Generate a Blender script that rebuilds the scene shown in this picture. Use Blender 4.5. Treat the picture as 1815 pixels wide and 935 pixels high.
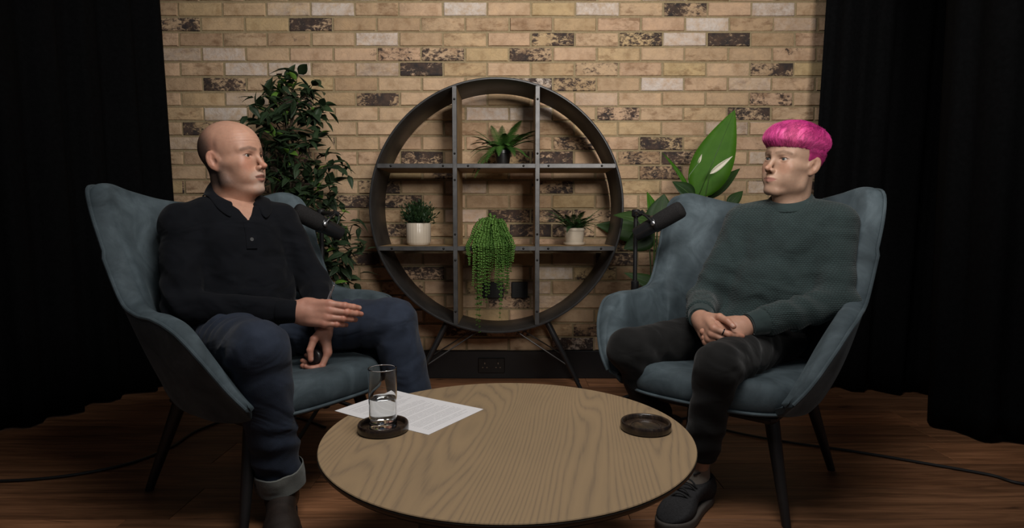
import bpy, bmesh, math, random
import numpy as np
from mathutils import Vector, Matrix

for o in list(bpy.data.objects):
    bpy.data.objects.remove(o, do_unlink=True)
SC = bpy.context.scene
COL = SC.collection
PI = math.pi

# ------------------------------------------------------------------ camera
CAM_H, CAM_PITCH, FPX = 0.8168, 0.0684, 1042.2
cam = bpy.data.cameras.new('camera')
cam.sensor_width = 36.0
cam.lens = FPX / 1815.0 * 36.0
cam.clip_start = 0.05
cam_o = bpy.data.objects.new('camera', cam)
cam_o.location = (0, 0, CAM_H)
cam_o.rotation_euler = (PI / 2 - CAM_PITCH, 0, 0)
COL.objects.link(cam_o)
SC.camera = cam_o

# ------------------------------------------------------------------ world, lights, exposure
world = bpy.data.worlds.new('studio_dark')
SC.world = world
world.use_nodes = True
world.node_tree.nodes['Background'].inputs[0].default_value = (0.75, 0.85, 1.0, 1)
world.node_tree.nodes['Background'].inputs[1].default_value = 0.052

def area_light(name, loc, target, size, power, color, spread=PI):
    l = bpy.data.lights.new(name, 'AREA')
    l.shape = 'RECTANGLE'
    l.size, l.size_y = size
    l.energy = power
    l.color = color
    l.spread = spread
    o = bpy.data.objects.new(name, l)
    o.location = loc
    o.rotation_euler = (Vector(target) - Vector(loc)).to_track_quat('-Z', 'Y').to_euler()
    COL.objects.link(o)
    return o

area_light('softbox_overhead', (0.18, 0.98, 2.22), (-0.05, 1.95, 0.6), (0.9, 0.9), 26, (1.0, 0.96, 0.92), 2.9)
area_light('softbox_camera_side', (0.9, -1.0, 1.85), (0.22, 3.07, 2.55), (0.6, 0.6), 24, (1.0, 0.95, 0.89), 1.38)

SC.view_settings.view_transform = 'Standard'
SC.view_settings.look = 'None'
SC.view_settings.gamma = 1.0
SC.view_settings.use_curve_mapping = False
SC.view_settings.exposure = 0.0

# ------------------------------------------------------------------ helpers
def link(name, me, mat=None, parent=None, loc=None):
    o = bpy.data.objects.new(name, me)
    if mat is not None and len(me.materials) == 0:
        me.materials.append(mat)
    COL.objects.link(o)
    if loc is not None:
        o.location = loc
    if parent is not None:
        attach(o, parent)
    return o

def basis(o):
    return Matrix.LocRotScale(o.location, o.rotation_euler, o.scale)

def world_of(o):
    if o.parent is None:
        return basis(o)
    return world_of(o.parent) @ o.matrix_parent_inverse @ basis(o)

def attach(o, parent):
    """parent o while its mesh stays in world coordinates"""
    o.parent = parent
    o.matrix_parent_inverse = world_of(parent).inverted()

def child(o, parent):
    """parent o with coordinates local to the parent"""
    o.parent = parent
    return o

def mesh(name, verts, faces, smooth=True, cols=None):
    me = bpy.data.meshes.new(name)
    verts = np.asarray(verts, dtype=np.float64)
    me.from_pydata(verts.tolist(), [], [list(map(int, f)) for f in faces])
    if smooth:
        me.polygons.foreach_set('use_smooth', [True] * len(me.polygons))
    if cols is not None:
        a = me.color_attributes.new('Col', 'FLOAT_COLOR', 'POINT')
        c = np.ones((len(verts), 4), np.float32)
        c[:, :3] = cols
        a.data.foreach_set('color', c.ravel())
    me.update()
    return me

def empty(name, loc=(0, 0, 0), rz=0.0):
    o = bpy.data.objects.new(name, None)
    o.empty_display_size = 0.1
    o.location = loc
    o.rotation_euler = (0, 0, rz)
    COL.objects.link(o)
    return o

def tag(o, label, cat, group=None, kind=None):
    o['label'] = label
    if cat:
        o['category'] = cat
    if group:
        o['group'] = group
    if kind:
        o['kind'] = kind
    return o

class MB:
    """mesh builder that collects simple solids into one part"""
    def __init__(s):
        s.v, s.f = [], []
    def add(s, v, f):
        b = len(s.v)
        s.v += [tuple(map(float, p)) for p in v]
        s.f += [tuple(int(i) + b for i in q) for q in f]
        return s
    def box(s, lo, hi, M=None, bev=0.0):
        x0, y0, z0 = lo
        x1, y1, z1 = hi
        if bev <= 0:
            v = [(x0, y0, z0), (x1, y0, z0), (x1, y1, z0), (x0, y1, z0), (x0, y0, z1), (x1, y0, z1), (x1, y1, z1), (x0, y1, z1)]
            f = [(0, 3, 2, 1), (4, 5, 6, 7), (0, 1, 5, 4), (1, 2, 6, 5), (2, 3, 7, 6), (3, 0, 4, 7)]
        else:
            b = bev
            v, f = [], []
            for z, i in ((z0, b), (z0 + b, 0), (z1 - b, 0), (z1, b)):
                for (x, y) in ((x0 + i + b, y0 + i), (x1 - i - b, y0 + i), (x1 - i, y0 + i + b), (x1 - i, y1 - i - b), (x1 - i - b, y1 - i), (x0 + i + b, y1 - i), (x0 + i, y1 - i - b), (x0 + i, y0 + i + b)):
                    v.append((x, y, z))
            for r in range(3):
                for k in range(8):
                    f.append((r * 8 + k, r * 8 + (k + 1) % 8, r * 8 + 8 + (k + 1) % 8, r * 8 + 8 + k))
            f.append(tuple(range(7, -1, -1)))
            f.append(tuple(range(24, 32)))
        if M is not None:
            v = [M @ Vector(p) for p in v]
        return s.add(v, f)
    def tube(s, pts, rad, n=10, cap=True):
        pts = [Vector(p) for p in pts]
        m = len(pts)
        rads = rad if hasattr(rad, '__len__') else [rad] * m
        up = None
        v, f = [], []
        for i, p in enumerate(pts):
            t = (pts[min(i + 1, m - 1)] - pts[max(i - 1, 0)]).normalized()
            if up is None:
                up = t.orthogonal().normalized()
            up = (up - t * up.dot(t))
            up = up.normalized() if up.length > 1e-6 else t.orthogonal().normalized()
            sd = t.cross(up)
            for k in range(n):
                a = 2 * PI * k / n
                v.append(p + (up * math.cos(a) + sd * math.sin(a)) * rads[i])
        for i in range(m - 1):
            for k in range(n):
                f.append((i * n + k, i * n + (k + 1) % n, (i + 1) * n + (k + 1) % n, (i + 1) * n + k))
        if cap:
            f.append(tuple(range(n - 1, -1, -1)))
            f.append(tuple((m - 1) * n + k for k in range(n)))
        return s.add(v, f)
    def lathe(s, prof, n=32, center=(0, 0, 0), M=None, closed=False):
        """prof: list of (r, z)"""
        v, f = [], []
        m = len(prof)
        for (r, z) in prof:
            for k in range(n):
                a = 2 * PI * k / n
                p = Vector((r * math.cos(a), r * math.sin(a), z))
                if M is not None:
                    p = M @ p
                v.append(p + Vector(center))
        for i in range(m - 1 if not closed else m):
            j = (i + 1) % m
            for k in range(n):
                f.append((i * n + k, i * n + (k + 1) % n, j * n + (k + 1) % n, j * n + k))
        if not closed:
            f.append(tuple(range(n - 1, -1, -1)))
            f.append(tuple((m - 1) * n + k for k in range(n)))
        return s.add(v, f)
    def grid(s, P, wrap_u=False, wrap_v=False):
        nu, nv = len(P), len(P[0])
        v = [p for row in P for p in row]
        f = []
        for i in range(nu if wrap_u else nu - 1):
            for j in range(nv if wrap_v else nv - 1):
                a, b = i, (i + 1) % nu
                c, d = j, (j + 1) % nv
                f.append((a * nv + c, b * nv + c, b * nv + d, a * nv + d))
        return s.add(v, f)
    def me(s, name, smooth=True, sharp=None):
        me = mesh(name, s.v, s.f, smooth)
        bm = bmesh.new()
        bm.from_mesh(me)
        bmesh.ops.recalc_face_normals(bm, faces=bm.faces)
        bm.to_mesh(me)
        bm.free()
        if smooth and sharp:
            try:
                me.set_sharp_from_angle(angle=math.radians(sharp))
            except Exception:
                pass
        return me
    def build(s, name, mat, parent=None, smooth=True, sharp=40, local=False):
        o = link(name, s.me(name, smooth, sharp), mat)
        if parent is not None:
            if local:
                child(o, parent)
            else:
                attach(o, parent)
        return o

def dup(root, loc, rz):
    """copy of a thing with copies of its parts and sub-parts"""
    def cp(o, parent):
        c = o.copy()
        COL.objects.link(c)
        if parent is not None:
            c.parent = parent
            c.matrix_parent_inverse = o.matrix_parent_inverse.copy()
        for ch in list(kids.get(o.name, [])):
            cp(ch, c)
        return c
    kids = {}
    for o in COL.objects:
        if o.parent is not None:
            kids.setdefault(o.parent.name, []).append(o)
    r = cp(root, None)
    r.location = loc
    r.rotation_euler = (0, 0, rz)
    return r

# ------------------------------------------------------------------ materials
MATS = {}
def newmat(name):
    m = bpy.data.materials.new(name)
    m.use_nodes = True
    nt = m.node_tree
    b = nt.nodes['Principled BSDF']
    MATS[name] = m
    return m, nt, b

def nd(nt, typ, **kw):
    n = nt.nodes.new(typ)
    for k, v in kw.items():
        if k in n.inputs.keys() if hasattr(n.inputs, 'keys') else False:
            n.inputs[k].default_value = v
        else:
            setattr(n, k, v)
    return n

def srgb(r, g, b):
    f = lambda c: (c / 255 / 12.92) if c <= 10.3 else ((c / 255 + 0.055) / 1.055) ** 2.4
    return (f(r), f(g), f(b))

def noise(nt, vec, scale, detail=4, rough=0.55, dist=0.0):
    n = nt.nodes.new('ShaderNodeTexNoise')
    n.inputs['Scale'].default_value = scale
    n.inputs['Detail'].default_value = detail
    n.inputs['Roughness'].default_value = rough
    n.inputs['Distortion'].default_value = dist
    if vec is not None:
        nt.links.new(vec, n.inputs['Vector'])
    return n

def ramp(nt, fac, stops, interp='LINEAR'):
    r = nt.nodes.new('ShaderNodeValToRGB')
    r.color_ramp.interpolation = interp
    els = r.color_ramp.elements
    while len(els) < len(stops):
        els.new(0.5)
    for e, (p, c) in zip(els, stops):
        e.position = p
        e.color = (c[0], c[1], c[2], 1) if hasattr(c, '__len__') else (c, c, c, 1)
    nt.links.new(fac, r.inputs['Fac'])
    return r

def mapping(nt, vec, scale=(1, 1, 1), rot=(0, 0, 0), loc=(0, 0, 0)):
    m = nt.nodes.new('ShaderNodeMapping')
    m.inputs['Scale'].default_value = scale
    m.inputs['Rotation'].default_value = rot
    m.inputs['Location'].default_value = loc
    nt.links.new(vec, m.inputs['Vector'])
    return m.outputs['Vector']

def mixc(nt, fac, a, b, mode='MIX'):
    m = nt.nodes.new('ShaderNodeMix')
    m.data_type = 'RGBA'
    m.blend_type = mode
    for sock, val in ((m.inputs['Factor'], fac), (m.inputs[6], a), (m.inputs[7], b)):
        if hasattr(val, 'is_output'):
            nt.links.new(val, sock)
        elif hasattr(val, '__len__'):
            sock.default_value = (val[0], val[1], val[2], 1)
        else:
            sock.default_value = val
    return m.outputs[2]

def math_n(nt, op, a, b=None, c=None, clamp=False):
    m = nt.nodes.new('ShaderNodeMath')
    m.operation = op
    m.use_clamp = clamp
    for i, v in enumerate((a, b, c)):
        if v is None:
            continue
        if hasattr(v, 'is_output'):
            nt.links.new(v, m.inputs[i])
        else:
            m.inputs[i].default_value = v
    return m.outputs[0]

def bump(nt, b, height, strength=0.3, dist=0.01):
    n = nt.nodes.new('ShaderNodeBump')
    n.inputs['Strength'].default_value = strength
    n.inputs['Distance'].default_value = dist
    nt.links.new(height, n.inputs['Height'])
    nt.links.new(n.outputs[0], b.inputs['Normal'])
    return n

def coord(nt, which='Object'):
    t = nt.nodes.new('ShaderNodeTexCoord')
    return t.outputs[which]

def simple(name, col, rough=0.5, metal=0.0, var=0.12, scale=30, bmp=0.0, bscale=200, spec=0.5, sheen=0.0, coat=0.0):
    m, nt, b = newmat(name)
    v = coord(nt)
    n = noise(nt, v, scale, 5)
    lo = tuple(c * (1 - var) for c in col)
    hi = tuple(min(1, c * (1 + var)) for c in col)
    r = ramp(nt, n.outputs[0], [(0.3, lo), (0.7, hi)])
    nt.links.new(r.outputs[0], b.inputs['Base Color'])
    b.inputs['Roughness'].default_value = rough
    b.inputs['Metallic'].default_value = metal
    b.inputs['Specular IOR Level'].default_value = spec
    if sheen:
        b.inputs['Sheen Weight'].default_value = sheen
    if coat:
        b.inputs['Coat Weight'].default_value = coat
    if bmp:
        n2 = noise(nt, v, bscale, 4)
        bump(nt, b, n2.outputs[0], bmp, 0.002)
    return m

M_black_metal = simple('black_powder_metal', (0.012, 0.012, 0.013), 0.45, 0.0, 0.2, 40, 0.05, 400)
M_black_plastic = simple('black_plastic', (0.010, 0.010, 0.011), 0.4, 0, 0.1)
M_steel_dark = simple('dark_brushed_steel', (0.075, 0.073, 0.072), 0.42, 0.55, 0.25, 25, 0.06, 300)
M_ring_inner = simple('ring_brown_steel', (0.030, 0.027, 0.025), 0.5, 0.3, 0.35, 14, 0.08, 200)
M_bolt = simple('bolt_steel', (0.03, 0.03, 0.03), 0.35, 0.8, 0.1)
M_curtain = simple('black_curtain', (0.0022, 0.0023, 0.0026), 0.9, 0, 0.3, 60, 0.15, 700, 0.08)
M_cable = simple('cable_rubber', (0.012, 0.012, 0.012), 0.5)
M_socket = simple('socket_black', (0.008, 0.008, 0.008), 0.35)
M_brass = simple('socket_pin', (0.35, 0.30, 0.22), 0.35, 0.9)
M_white_pot = simple('cream_ceramic', (0.50, 0.43, 0.34), 0.28, 0, 0.05, 20)
M_black_pot = simple('black_pot', (0.012, 0.012, 0.012), 0.35)
M_soil = simple('soil', (0.02, 0.013, 0.008), 0.95, 0, 0.4, 90, 0.5, 120)
M_shelf_wood = None
# ------------------------------------------------------------------ signed distance modelling
def _p(a):
    return np.asarray(a, np.float32)
def sph(P, c, r):
    return np.linalg.norm(P - _p(c), axis=1) - r
def el(P, c, r, R=None):
    q = P - _p(c)
    if R is not None:
        q = q @ _p(R)
    r = _p(r)
    k0 = np.linalg.norm(q / r, axis=1)
    k1 = np.linalg.norm(q / (r * r), axis=1) + 1e-9
    return k0 * (k0 - 1) / k1
def rc(P, a, b, r1, r2):
    a, b = _p(a), _p(b)
    ab = b - a
    t = np.clip(((P - a) @ ab) / (ab @ ab), 0, 1)
    return np.linalg.norm(P - a - t[:, None] * ab, axis=1) - (r1 + (r2 - r1) * t)
def rcs(P, pts, rads):
    """chain of round cones, hard joined (equal radii at joints)"""
    d = None
    for i in range(len(pts) - 1):
        e = rc(P, pts[i], pts[i + 1], rads[i], rads[i + 1])
        d = e if d is None else np.minimum(d, e)
    return d
def rbox(P, c, half, r, R=None):
    q = P - _p(c)
    if R is not None:
        q = q @ _p(R)
    q = np.abs(q) - (_p(half) - r)
    return np.linalg.norm(np.maximum(q, 0), axis=1) + np.minimum(q.max(1), 0) - r
def smin(a, b, k):
    h = np.maximum(k - np.abs(a - b), 0) / k
    return np.minimum(a, b) - h * h * k * 0.25
def smax(a, b, k):
    return -smin(-a, -b, k)
def plane(P, c, n):
    n = _p(n)
    n = n / np.linalg.norm(n)
    return (P - _p(c)) @ n
def sstep(a, b, x):
    t = np.clip((x - a) / (b - a), 0, 1)
    return t * t * (3 - 2 * t)

def vnoise(P, seed=0):
    i = np.floor(P).astype(np.int64)
    f = P - i
    u = f * f * (3 - 2 * f)
    out = 0
    for dx in (0, 1):
        for dy in (0, 1):
            for dz in (0, 1):
                h = (i[:, 0] + dx) * 374761393 + (i[:, 1] + dy) * 668265263 + (i[:, 2] + dz) * 2147483647 + seed * 1274126177
                h = (h ^ (h >> 13)) * 1274126177 & 0xffffffff
                h = (h ^ (h >> 16)) & 0xffff
                w = (u[:, 0] if dx else 1 - u[:, 0]) * (u[:, 1] if dy else 1 - u[:, 1]) * (u[:, 2] if dz else 1 - u[:, 2])
                out = out + w * (h / 65535.0)
    return out * 2 - 1

def _eval(fn, P):
    out = np.empty(len(P), np.float32)
    for i in range(0, len(P), 200000):
        out[i:i + 200000] = fn(P[i:i + 200000])
    return out

def nets(fn, lo, hi, h, newton=2):
    """surface nets with a narrow band; returns verts, quads"""
    lo, hi = np.asarray(lo, float), np.asarray(hi, float)
    B = 8
    nb = np.ceil((hi - lo) / (h * B)).astype(int) + 1
    n = nb * B
    ii = np.stack(np.meshgrid(*[np.arange(k) for k in nb], indexing='ij'), -1).reshape(-1, 3)
    cen = (lo + (ii * B + (B - 1) / 2) * h).astype(np.float32)
    cv = _eval(fn, cen)
    near = np.abs(cv) < B * h * 0.87 * 1.5 + 2 * h
    V = np.repeat(np.repeat(np.repeat(cv.reshape(nb), B, 0), B, 1), B, 2)
    off = np.stack(np.meshgrid(*[np.arange(B)] * 3, indexing='ij'), -1).reshape(-1, 3)
    idx = (ii[near][:, None, :] * B + off[None]).reshape(-1, 3)
    V[idx[:, 0], idx[:, 1], idx[:, 2]] = _eval(fn, (lo + idx * h).astype(np.float32))
    ins = V < 0
    cs = np.zeros(tuple(n - 1), np.int8)
    for dx in (0, 1):
        for dy in (0, 1):
            for dz in (0, 1):
                cs += ins[dx:n[0] - 1 + dx, dy:n[1] - 1 + dy, dz:n[2] - 1 + dz]
    act = (cs > 0) & (cs < 8)
    c = np.argwhere(act)
    vid = np.full(act.shape, -1, np.int64)
    vid[act] = np.arange(len(c))
    acc = np.zeros((len(c), 3))
    cnt = np.zeros(len(c))
    for ax in range(3):
        o1, o2 = [a for a in range(3) if a != ax]
        for u in (0, 1):
            for w in (0, 1):
                a = c.copy()
                a[:, o1] += u
                a[:, o2] += w
                b = a.copy()
                b[:, ax] += 1
                va = V[a[:, 0], a[:, 1], a[:, 2]]
                vb = V[b[:, 0], b[:, 1], b[:, 2]]
                m = (va < 0) != (vb < 0)
                t = va[m] / (va[m] - vb[m])
                p = a[m].astype(float)
                p[:, ax] += t
                acc[m] += p
                cnt[m] += 1
    verts = lo + acc / cnt[:, None] * h
    faces = []
    for ax in range(3):
        o1, o2 = [(1, 2), (2, 0), (0, 1)][ax]
        sl_a = [slice(None)] * 3
        sl_b = [slice(None)] * 3
        sl_a[ax] = slice(0, n[ax] - 1)
        sl_b[ax] = slice(1, n[ax])
        A, Bv = ins[tuple(sl_a)], ins[tuple(sl_b)]
        e = np.argwhere(A != Bv)
        ok = (e[:, o1] > 0) & (e[:, o2] > 0) & (e[:, o1] < n[o1] - 1) & (e[:, o2] < n[o2] - 1)
        e = e[ok]
        flip = ~A[e[:, 0], e[:, 1], e[:, 2]]
        q = []
        for du, dv in ((-1, -1), (0, -1), (0, 0), (-1, 0)):
            k = e.copy()
            k[:, o1] += du
            k[:, o2] += dv
            q.append(vid[k[:, 0], k[:, 1], k[:, 2]])
        q = np.stack(q, 1)
        q[flip] = q[flip][:, ::-1]
        faces.append(q)
    faces = np.concatenate(faces)
    for _ in range(newton):
        g, d = grad(fn, verts, h * 0.2)
        st = np.clip(d / np.maximum((g * g).sum(1), 0.05), -h, h)
        verts = verts - g * st[:, None] * 0.8
    return verts, faces

def grad(fn, v, e):
    """four-tap gradient and value"""
    v = v.astype(np.float32)
    g = np.zeros((len(v), 3))
    d = np.zeros(len(v))
    for k in ((1, -1, -1), (-1, -1, 1), (-1, 1, -1), (1, 1, 1)):
        o = np.array(k, np.float32)
        q = _eval(fn, v + o * np.float32(e))
        g += q[:, None] * o
        d += q
    return g / (4 * e), d / 4

def displace(fn, v, amt, e=0.002):
    g, _ = grad(fn, v, e)
    g /= np.linalg.norm(g, axis=1)[:, None] + 1e-9
    return v + g * amt[:, None]

def rot_ypr(yaw, pitch, roll):
    cy, sy, cp, sp, cr, sr = math.cos(yaw), math.sin(yaw), math.cos(pitch), math.sin(pitch), math.cos(roll), math.sin(roll)
    Rz = np.array([[cy, -sy, 0], [sy, cy, 0], [0, 0, 1]])
    Ry = np.array([[cp, 0, -sp], [0, 1, 0], [sp, 0, cp]])
    Rx = np.array([[1, 0, 0], [0, cr, -sr], [0, sr, cr]])
    return Rz @ Ry @ Rx
# ------------------------------------------------------------------ the setting
WALL_Y = 3.077
random.seed(7)

# mortar wall
def brick_material(name, islands):
    m, nt, b = newmat(name)
    v = coord(nt)
    if islands:
        g = nt.nodes.new('ShaderNodeNewGeometry')
        rnd = g.outputs['Random Per Island']
        dark = ramp(nt, rnd, [(0.0, 0.0), (0.78, 0.0), (0.80, 0.75), (0.93, 0.9)], 'LINEAR').outputs[0]
        white = ramp(nt, rnd, [(0.0, 0.6), (0.07, 0.6), (0.09, 0.0)]).outputs[0]
    else:
        oi = nt.nodes.new('ShaderNodeObjectInfo')
        rnd = oi.outputs['Random']
        sep = nt.nodes.new('ShaderNodeSeparateColor')
        nt.links.new(oi.outputs['Color'], sep.inputs[0])
        dark, white = sep.outputs[1], sep.outputs[2]
    off = nt.nodes.new('ShaderNodeVectorMath')
    off.operation = 'ADD'
    nt.links.new(v, off.inputs[0])
    cmb = nt.nodes.new('ShaderNodeCombineXYZ')
    nt.links.new(math_n(nt, 'MULTIPLY', rnd, 37.0), cmb.inputs[0])
    nt.links.new(math_n(nt, 'MULTIPLY', rnd, 91.0), cmb.inputs[1])
    nt.links.new(math_n(nt, 'MULTIPLY', rnd, 53.0), cmb.inputs[2])
    nt.links.new(cmb.outputs[0], off.inputs[1])
    vv = off.outputs[0]
    # base tone per brick
    r2 = math_n(nt, 'FRACT', math_n(nt, 'MULTIPLY', rnd, 17.37))
    base = ramp(nt, r2, [(0.0, (0.42, 0.285, 0.175)), (0.25, (0.50, 0.355, 0.225)), (0.5, (0.55, 0.385, 0.25)), (0.72, (0.52, 0.35, 0.235)), (0.88, (0.50, 0.37, 0.20)), (1.0, (0.40, 0.265, 0.17))])
    n1 = noise(nt, vv, 14, 6, 0.6)
    tint = ramp(nt, n1.outputs[0], [(0.28, (0.70, 0.64, 0.58)), (0.5, (0.97, 0.96, 0.95)), (0.75, (1.14, 1.10, 1.04))])
    c = mixc(nt, 1.0, base.outputs[0], tint.outputs[0], 'MULTIPLY')
    # brown scorch on some bricks
    n4 = noise(nt, mapping(nt, vv, (1, 1, 2.2)), 16, 5, 0.65)
    sc = math_n(nt, 'MULTIPLY', ramp(nt, n4.outputs[0], [(0.50, 0.0), (0.66, 1.0)]).outputs[0], math_n(nt, 'GREATER_THAN', math_n(nt, 'FRACT', math_n(nt, 'MULTIPLY', rnd, 5.71)), 0.62))
    c = mixc(nt, math_n(nt, 'MULTIPLY', sc, 0.65), c, (0.19, 0.105, 0.055))
    # white lime bloom
    n3 = noise(nt, vv, 30, 6, 0.7)
    w = math_n(nt, 'MULTIPLY', ramp(nt, n3.outputs[0], [(0.36, 0.25), (0.62, 1.0)]).outputs[0], white)
    c = mixc(nt, w, c, (0.62, 0.54, 0.48))
    # burnt dark face with pale specks
    n2 = noise(nt, mapping(nt, vv, (1, 1, 1.6)), 42, 8, 0.72, 0.6)
    n5 = noise(nt, vv, 9, 3, 0.5)
    dm = math_n(nt, 'ADD', math_n(nt, 'MULTIPLY', n2.outputs[0], 0.62), math_n(nt, 'MULTIPLY', n5.outputs[0], 0.38))
    thr = math_n(nt, 'MULTIPLY_ADD', dark, -0.30, 0.705)
    mk = math_n(nt, 'MULTIPLY', math_n(nt, 'SUBTRACT', dm, thr), 13.0, clamp=True)
    mk = math_n(nt, 'MULTIPLY', mk, math_n(nt, 'GREATER_THAN', dark, 0.05))
    n6 = noise(nt, vv, 25, 3)
    dcol = ramp(nt, n6.outputs[0], [(0.35, (0.040, 0.033, 0.032)), (0.65, (0.085, 0.055, 0.042))])
    c = mixc(nt, mk, c, dcol.outputs[0])
    nt.links.new(c, b.inputs['Base Color'])
    b.inputs['Roughness'].default_value = 0.92
    b.inputs['Specular IOR Level'].default_value = 0.2
    # creases and sandy relief
    nb1 = noise(nt, mapping(nt, vv, (1, 1, 1.5)), 18, 6, 0.6, 1.2)
    cre = ramp(nt, nb1.outputs[0], [(0.44, 1.0), (0.485, 0.35), (0.50, 0.0), (0.515, 0.5), (0.56, 1.0)])
    nb2 = noise(nt, vv, 190, 4, 0.7)
    nb3 = noise(nt, vv, 32, 5, 0.65)
    hgt = math_n(nt, 'ADD', math_n(nt, 'MULTIPLY', cre.outputs[0], 0.22), math_n(nt, 'ADD', math_n(nt, 'MULTIPLY', nb2.outputs[0], 0.22), math_n(nt, 'MULTIPLY', nb3.outputs[0], 0.9)))
    bump(nt, b, hgt, 0.65, 0.006)
    return m
M_brick = brick_material('buff_stock_brick', False)
M_brick_far = brick_material('buff_stock_brick_joined', True)
m, nt, b = newmat('mortar')
v = coord(nt)
n = noise(nt, v, 60, 6, 0.7)
r = ramp(nt, n.outputs[0], [(0.3, (0.24, 0.185, 0.105)), (0.7, (0.34, 0.265, 0.16))])
nt.links.new(r.outputs[0], b.inputs['Base Color'])
b.inputs['Roughness'].default_value = 0.95
b.inputs['Specular IOR Level'].default_value = 0.15
bump(nt, b, noise(nt, v, 150, 5, 0.7).outputs[0], 0.6, 0.004)
M_mortar = m

mb = MB()
mb.box((-2.9, WALL_Y + 0.0055, 0.0), (2.9, WALL_Y + 0.12, 2.75))
wall = mb.build('wall_back', M_mortar, None, smooth=False)
tag(wall, 'buff stock brick wall with sandy mortar behind the round shelf', None, kind='structure')

def brick_mesh(seed, w=0.2150, h=0.0650):
    rnd = random.Random(seed)
    nx, nz = 5, 3
    xs = [-w / 2, -w / 2 + 0.004, 0.0, w / 2 - 0.004, w / 2]
    zs = [-h / 2, -h / 2 + 0.003, h / 2 - 0.003, h / 2]
    V, Fc = [], []
    for j, z in enumerate(zs):
        for i, x in enumerate(xs):
            edge = i in (0, 4) or j in (0, 3)
            y = 0.0035 + rnd.uniform(-0.0005, 0.0012) if edge else rnd.uniform(-0.0022, 0.0012)
            jx = rnd.uniform(-0.0015, 0.0015) if edge else 0
            jz = rnd.uniform(-0.0016, 0.0016) if edge else 0
            V.append((x + jx, y, z + jz))
    for j in range(3):
        for i in range(4):
            a = j * 5 + i
            Fc.append((a, a + 1, a + 6, a + 5))
    ring = [0, 1, 2, 3, 4, 9, 14, 19, 18, 17, 16, 15, 10, 5]
    base = len(V)
    for k in ring:
        V.append((V[k][0], 0.02, V[k][2]))
    for q in range(len(ring)):
        a, c_ = ring[q], ring[(q + 1) % len(ring)]
        Fc.append((c_, a, base + q, base + (q + 1) % len(ring)))
    return V, Fc
BV = []
for s in range(10):
    V, Fc = brick_mesh(s)
    BV.append((V, Fc, mesh('brick', V, Fc, True)))
    BV[-1][2].set_sharp_from_angle(angle=math.radians(35))
    BV[-1][2].materials.append(M_brick)

Z0B = 0.1438
def w2px(x, y, z):
    dz = z - CAM_H
    c, s = math.cos(CAM_PITCH), math.sin(CAM_PITCH)
    d = y * c - dz * s
    return 907.5 + FPX * x / d, 467.5 - FPX * (dz * c + y * s) / d
XJ = -0.803   # a perpend of the 24th course
DARK = [(1222, 9), (557, 45), (990, 65), (1112, 63), (1303, 63), (715, 96), (794, 95), (955, 96), (1067, 117), (1381, 117), (755, 122), (1030, 145), (945, 145),
        (413, 151), (1378, 172), (678, 176), (1108, 197), (1338, 195), (1186, 250), (1143, 277), (1205, 277), (1177, 302), (755, 276), (985, 276), (888, 276),
        (1005, 328), (888, 380), (960, 383), (735, 345), (745, 410), (935, 405), (985, 400), (660, 330), (1095, 380), (690, 355), (590, 360), (850, 470), (925, 535),
        (715, 480), (1080, 480), (1060, 455), (1050, 583), (640, 470), (1130, 440), (1160, 520), (660, 560), (870, 590), (1010, 250), (720, 560), (830, 575), (600, 480), (1330, 330), (300, 45), (340, 225), (1090, 560)]
BROWN = [(480, 75), (640, 84), (1262, 195), (1040, 210), (640, 200), (1300, 250), (655, 295), (1390, 85)]
WHITE = [(674, 69), (1190, 143), (1260, 36), (1224, 62), (412, 101), (410, 202), (430, 125), (793, 15), (597, 15), (1043, 12), (1395, 12), (480, 125), (895, 200), (975, 200), (930, 150), (830, 195), (990, 480), (1070, 620), (390, 330), (1010, 610)]
HID = [(345, 216, 470, 620), (160, 360, 520, 700), (470, 160, 560, 500), (1360, 215, 1470, 640), (1200, 380, 1540, 700), (0, 0, 262, 935), (1462, 0, 1815, 935), (0, 622, 1815, 935), (1440, 280, 1815, 935), (520, 540, 720, 700), (1090, 550, 1300, 700), (0, 330, 312, 935)]
cells = []
for k in range(0, 31):
    z = Z0B + 0.075 * (k + 0.5)
    x0 = XJ + (0.1125 if (k % 2 == 0) else 0.0)
    for i in range(-9, 17):
        xc = x0 + 0.225 * (i + 0.5)
        if abs(xc) > 2.7:
            continue
        px, py = w2px(xc, WALL_Y, z)
        seen = -30 < py < 640 and 255 < px < 1465 and not any(a < px < c_ and b_ < py < d_ for a, b_, c_, d_ in HID)
        cells.append((not seen, abs(px - 880) + abs(py - 330), xc, z, px, py))
cells.sort(key=lambda t: (t[0], t[1]))
rest = MB()
rb = random.Random(3)
for idx, (hid, _, xc, z, px, py) in enumerate(cells):
    q = rb.randrange(10)
    jx, jz, jy = rb.uniform(-0.0012, 0.0012), rb.uniform(-0.001, 0.001), rb.uniform(-0.0025, 0.001)
    if not hid and idx < 300:
        o = link('brick', BV[q][2], None)
        o.location = (xc + jx, WALL_Y + jy, z + jz)
        attach(o, wall)
        dk = 0.0
        wh = 0.0
        if any(abs(px - a) < 38 and abs(py - c_) < 13 for a, c_ in DARK):
            dk = rb.uniform(0.72, 1.0)
        elif py > 230 and rb.random() < 0.10:
            dk = rb.uniform(0.5, 0.9)
        elif any(abs(px - a) < 38 and abs(py - c_) < 13 for a, c_ in BROWN):
            dk = 0.42
        if any(abs(px - a) < 38 and abs(py - c_) < 13 for a, c_ in WHITE):
            wh = rb.uniform(0.75, 1.0)
        elif dk == 0 and rb.random() < 0.12:
            wh = rb.uniform(0.2, 0.5)
        o.color = (1, dk, wh, 1)
    else:
        rest.add([(p[0] + xc + jx, p[1] + WALL_Y + jy, p[2] + z + jz) for p in BV[q][0]], BV[q][1])
o = rest.build('brick_courses', M_brick_far, wall, sharp=35)
o['kind'] = 'stuff'

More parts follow.
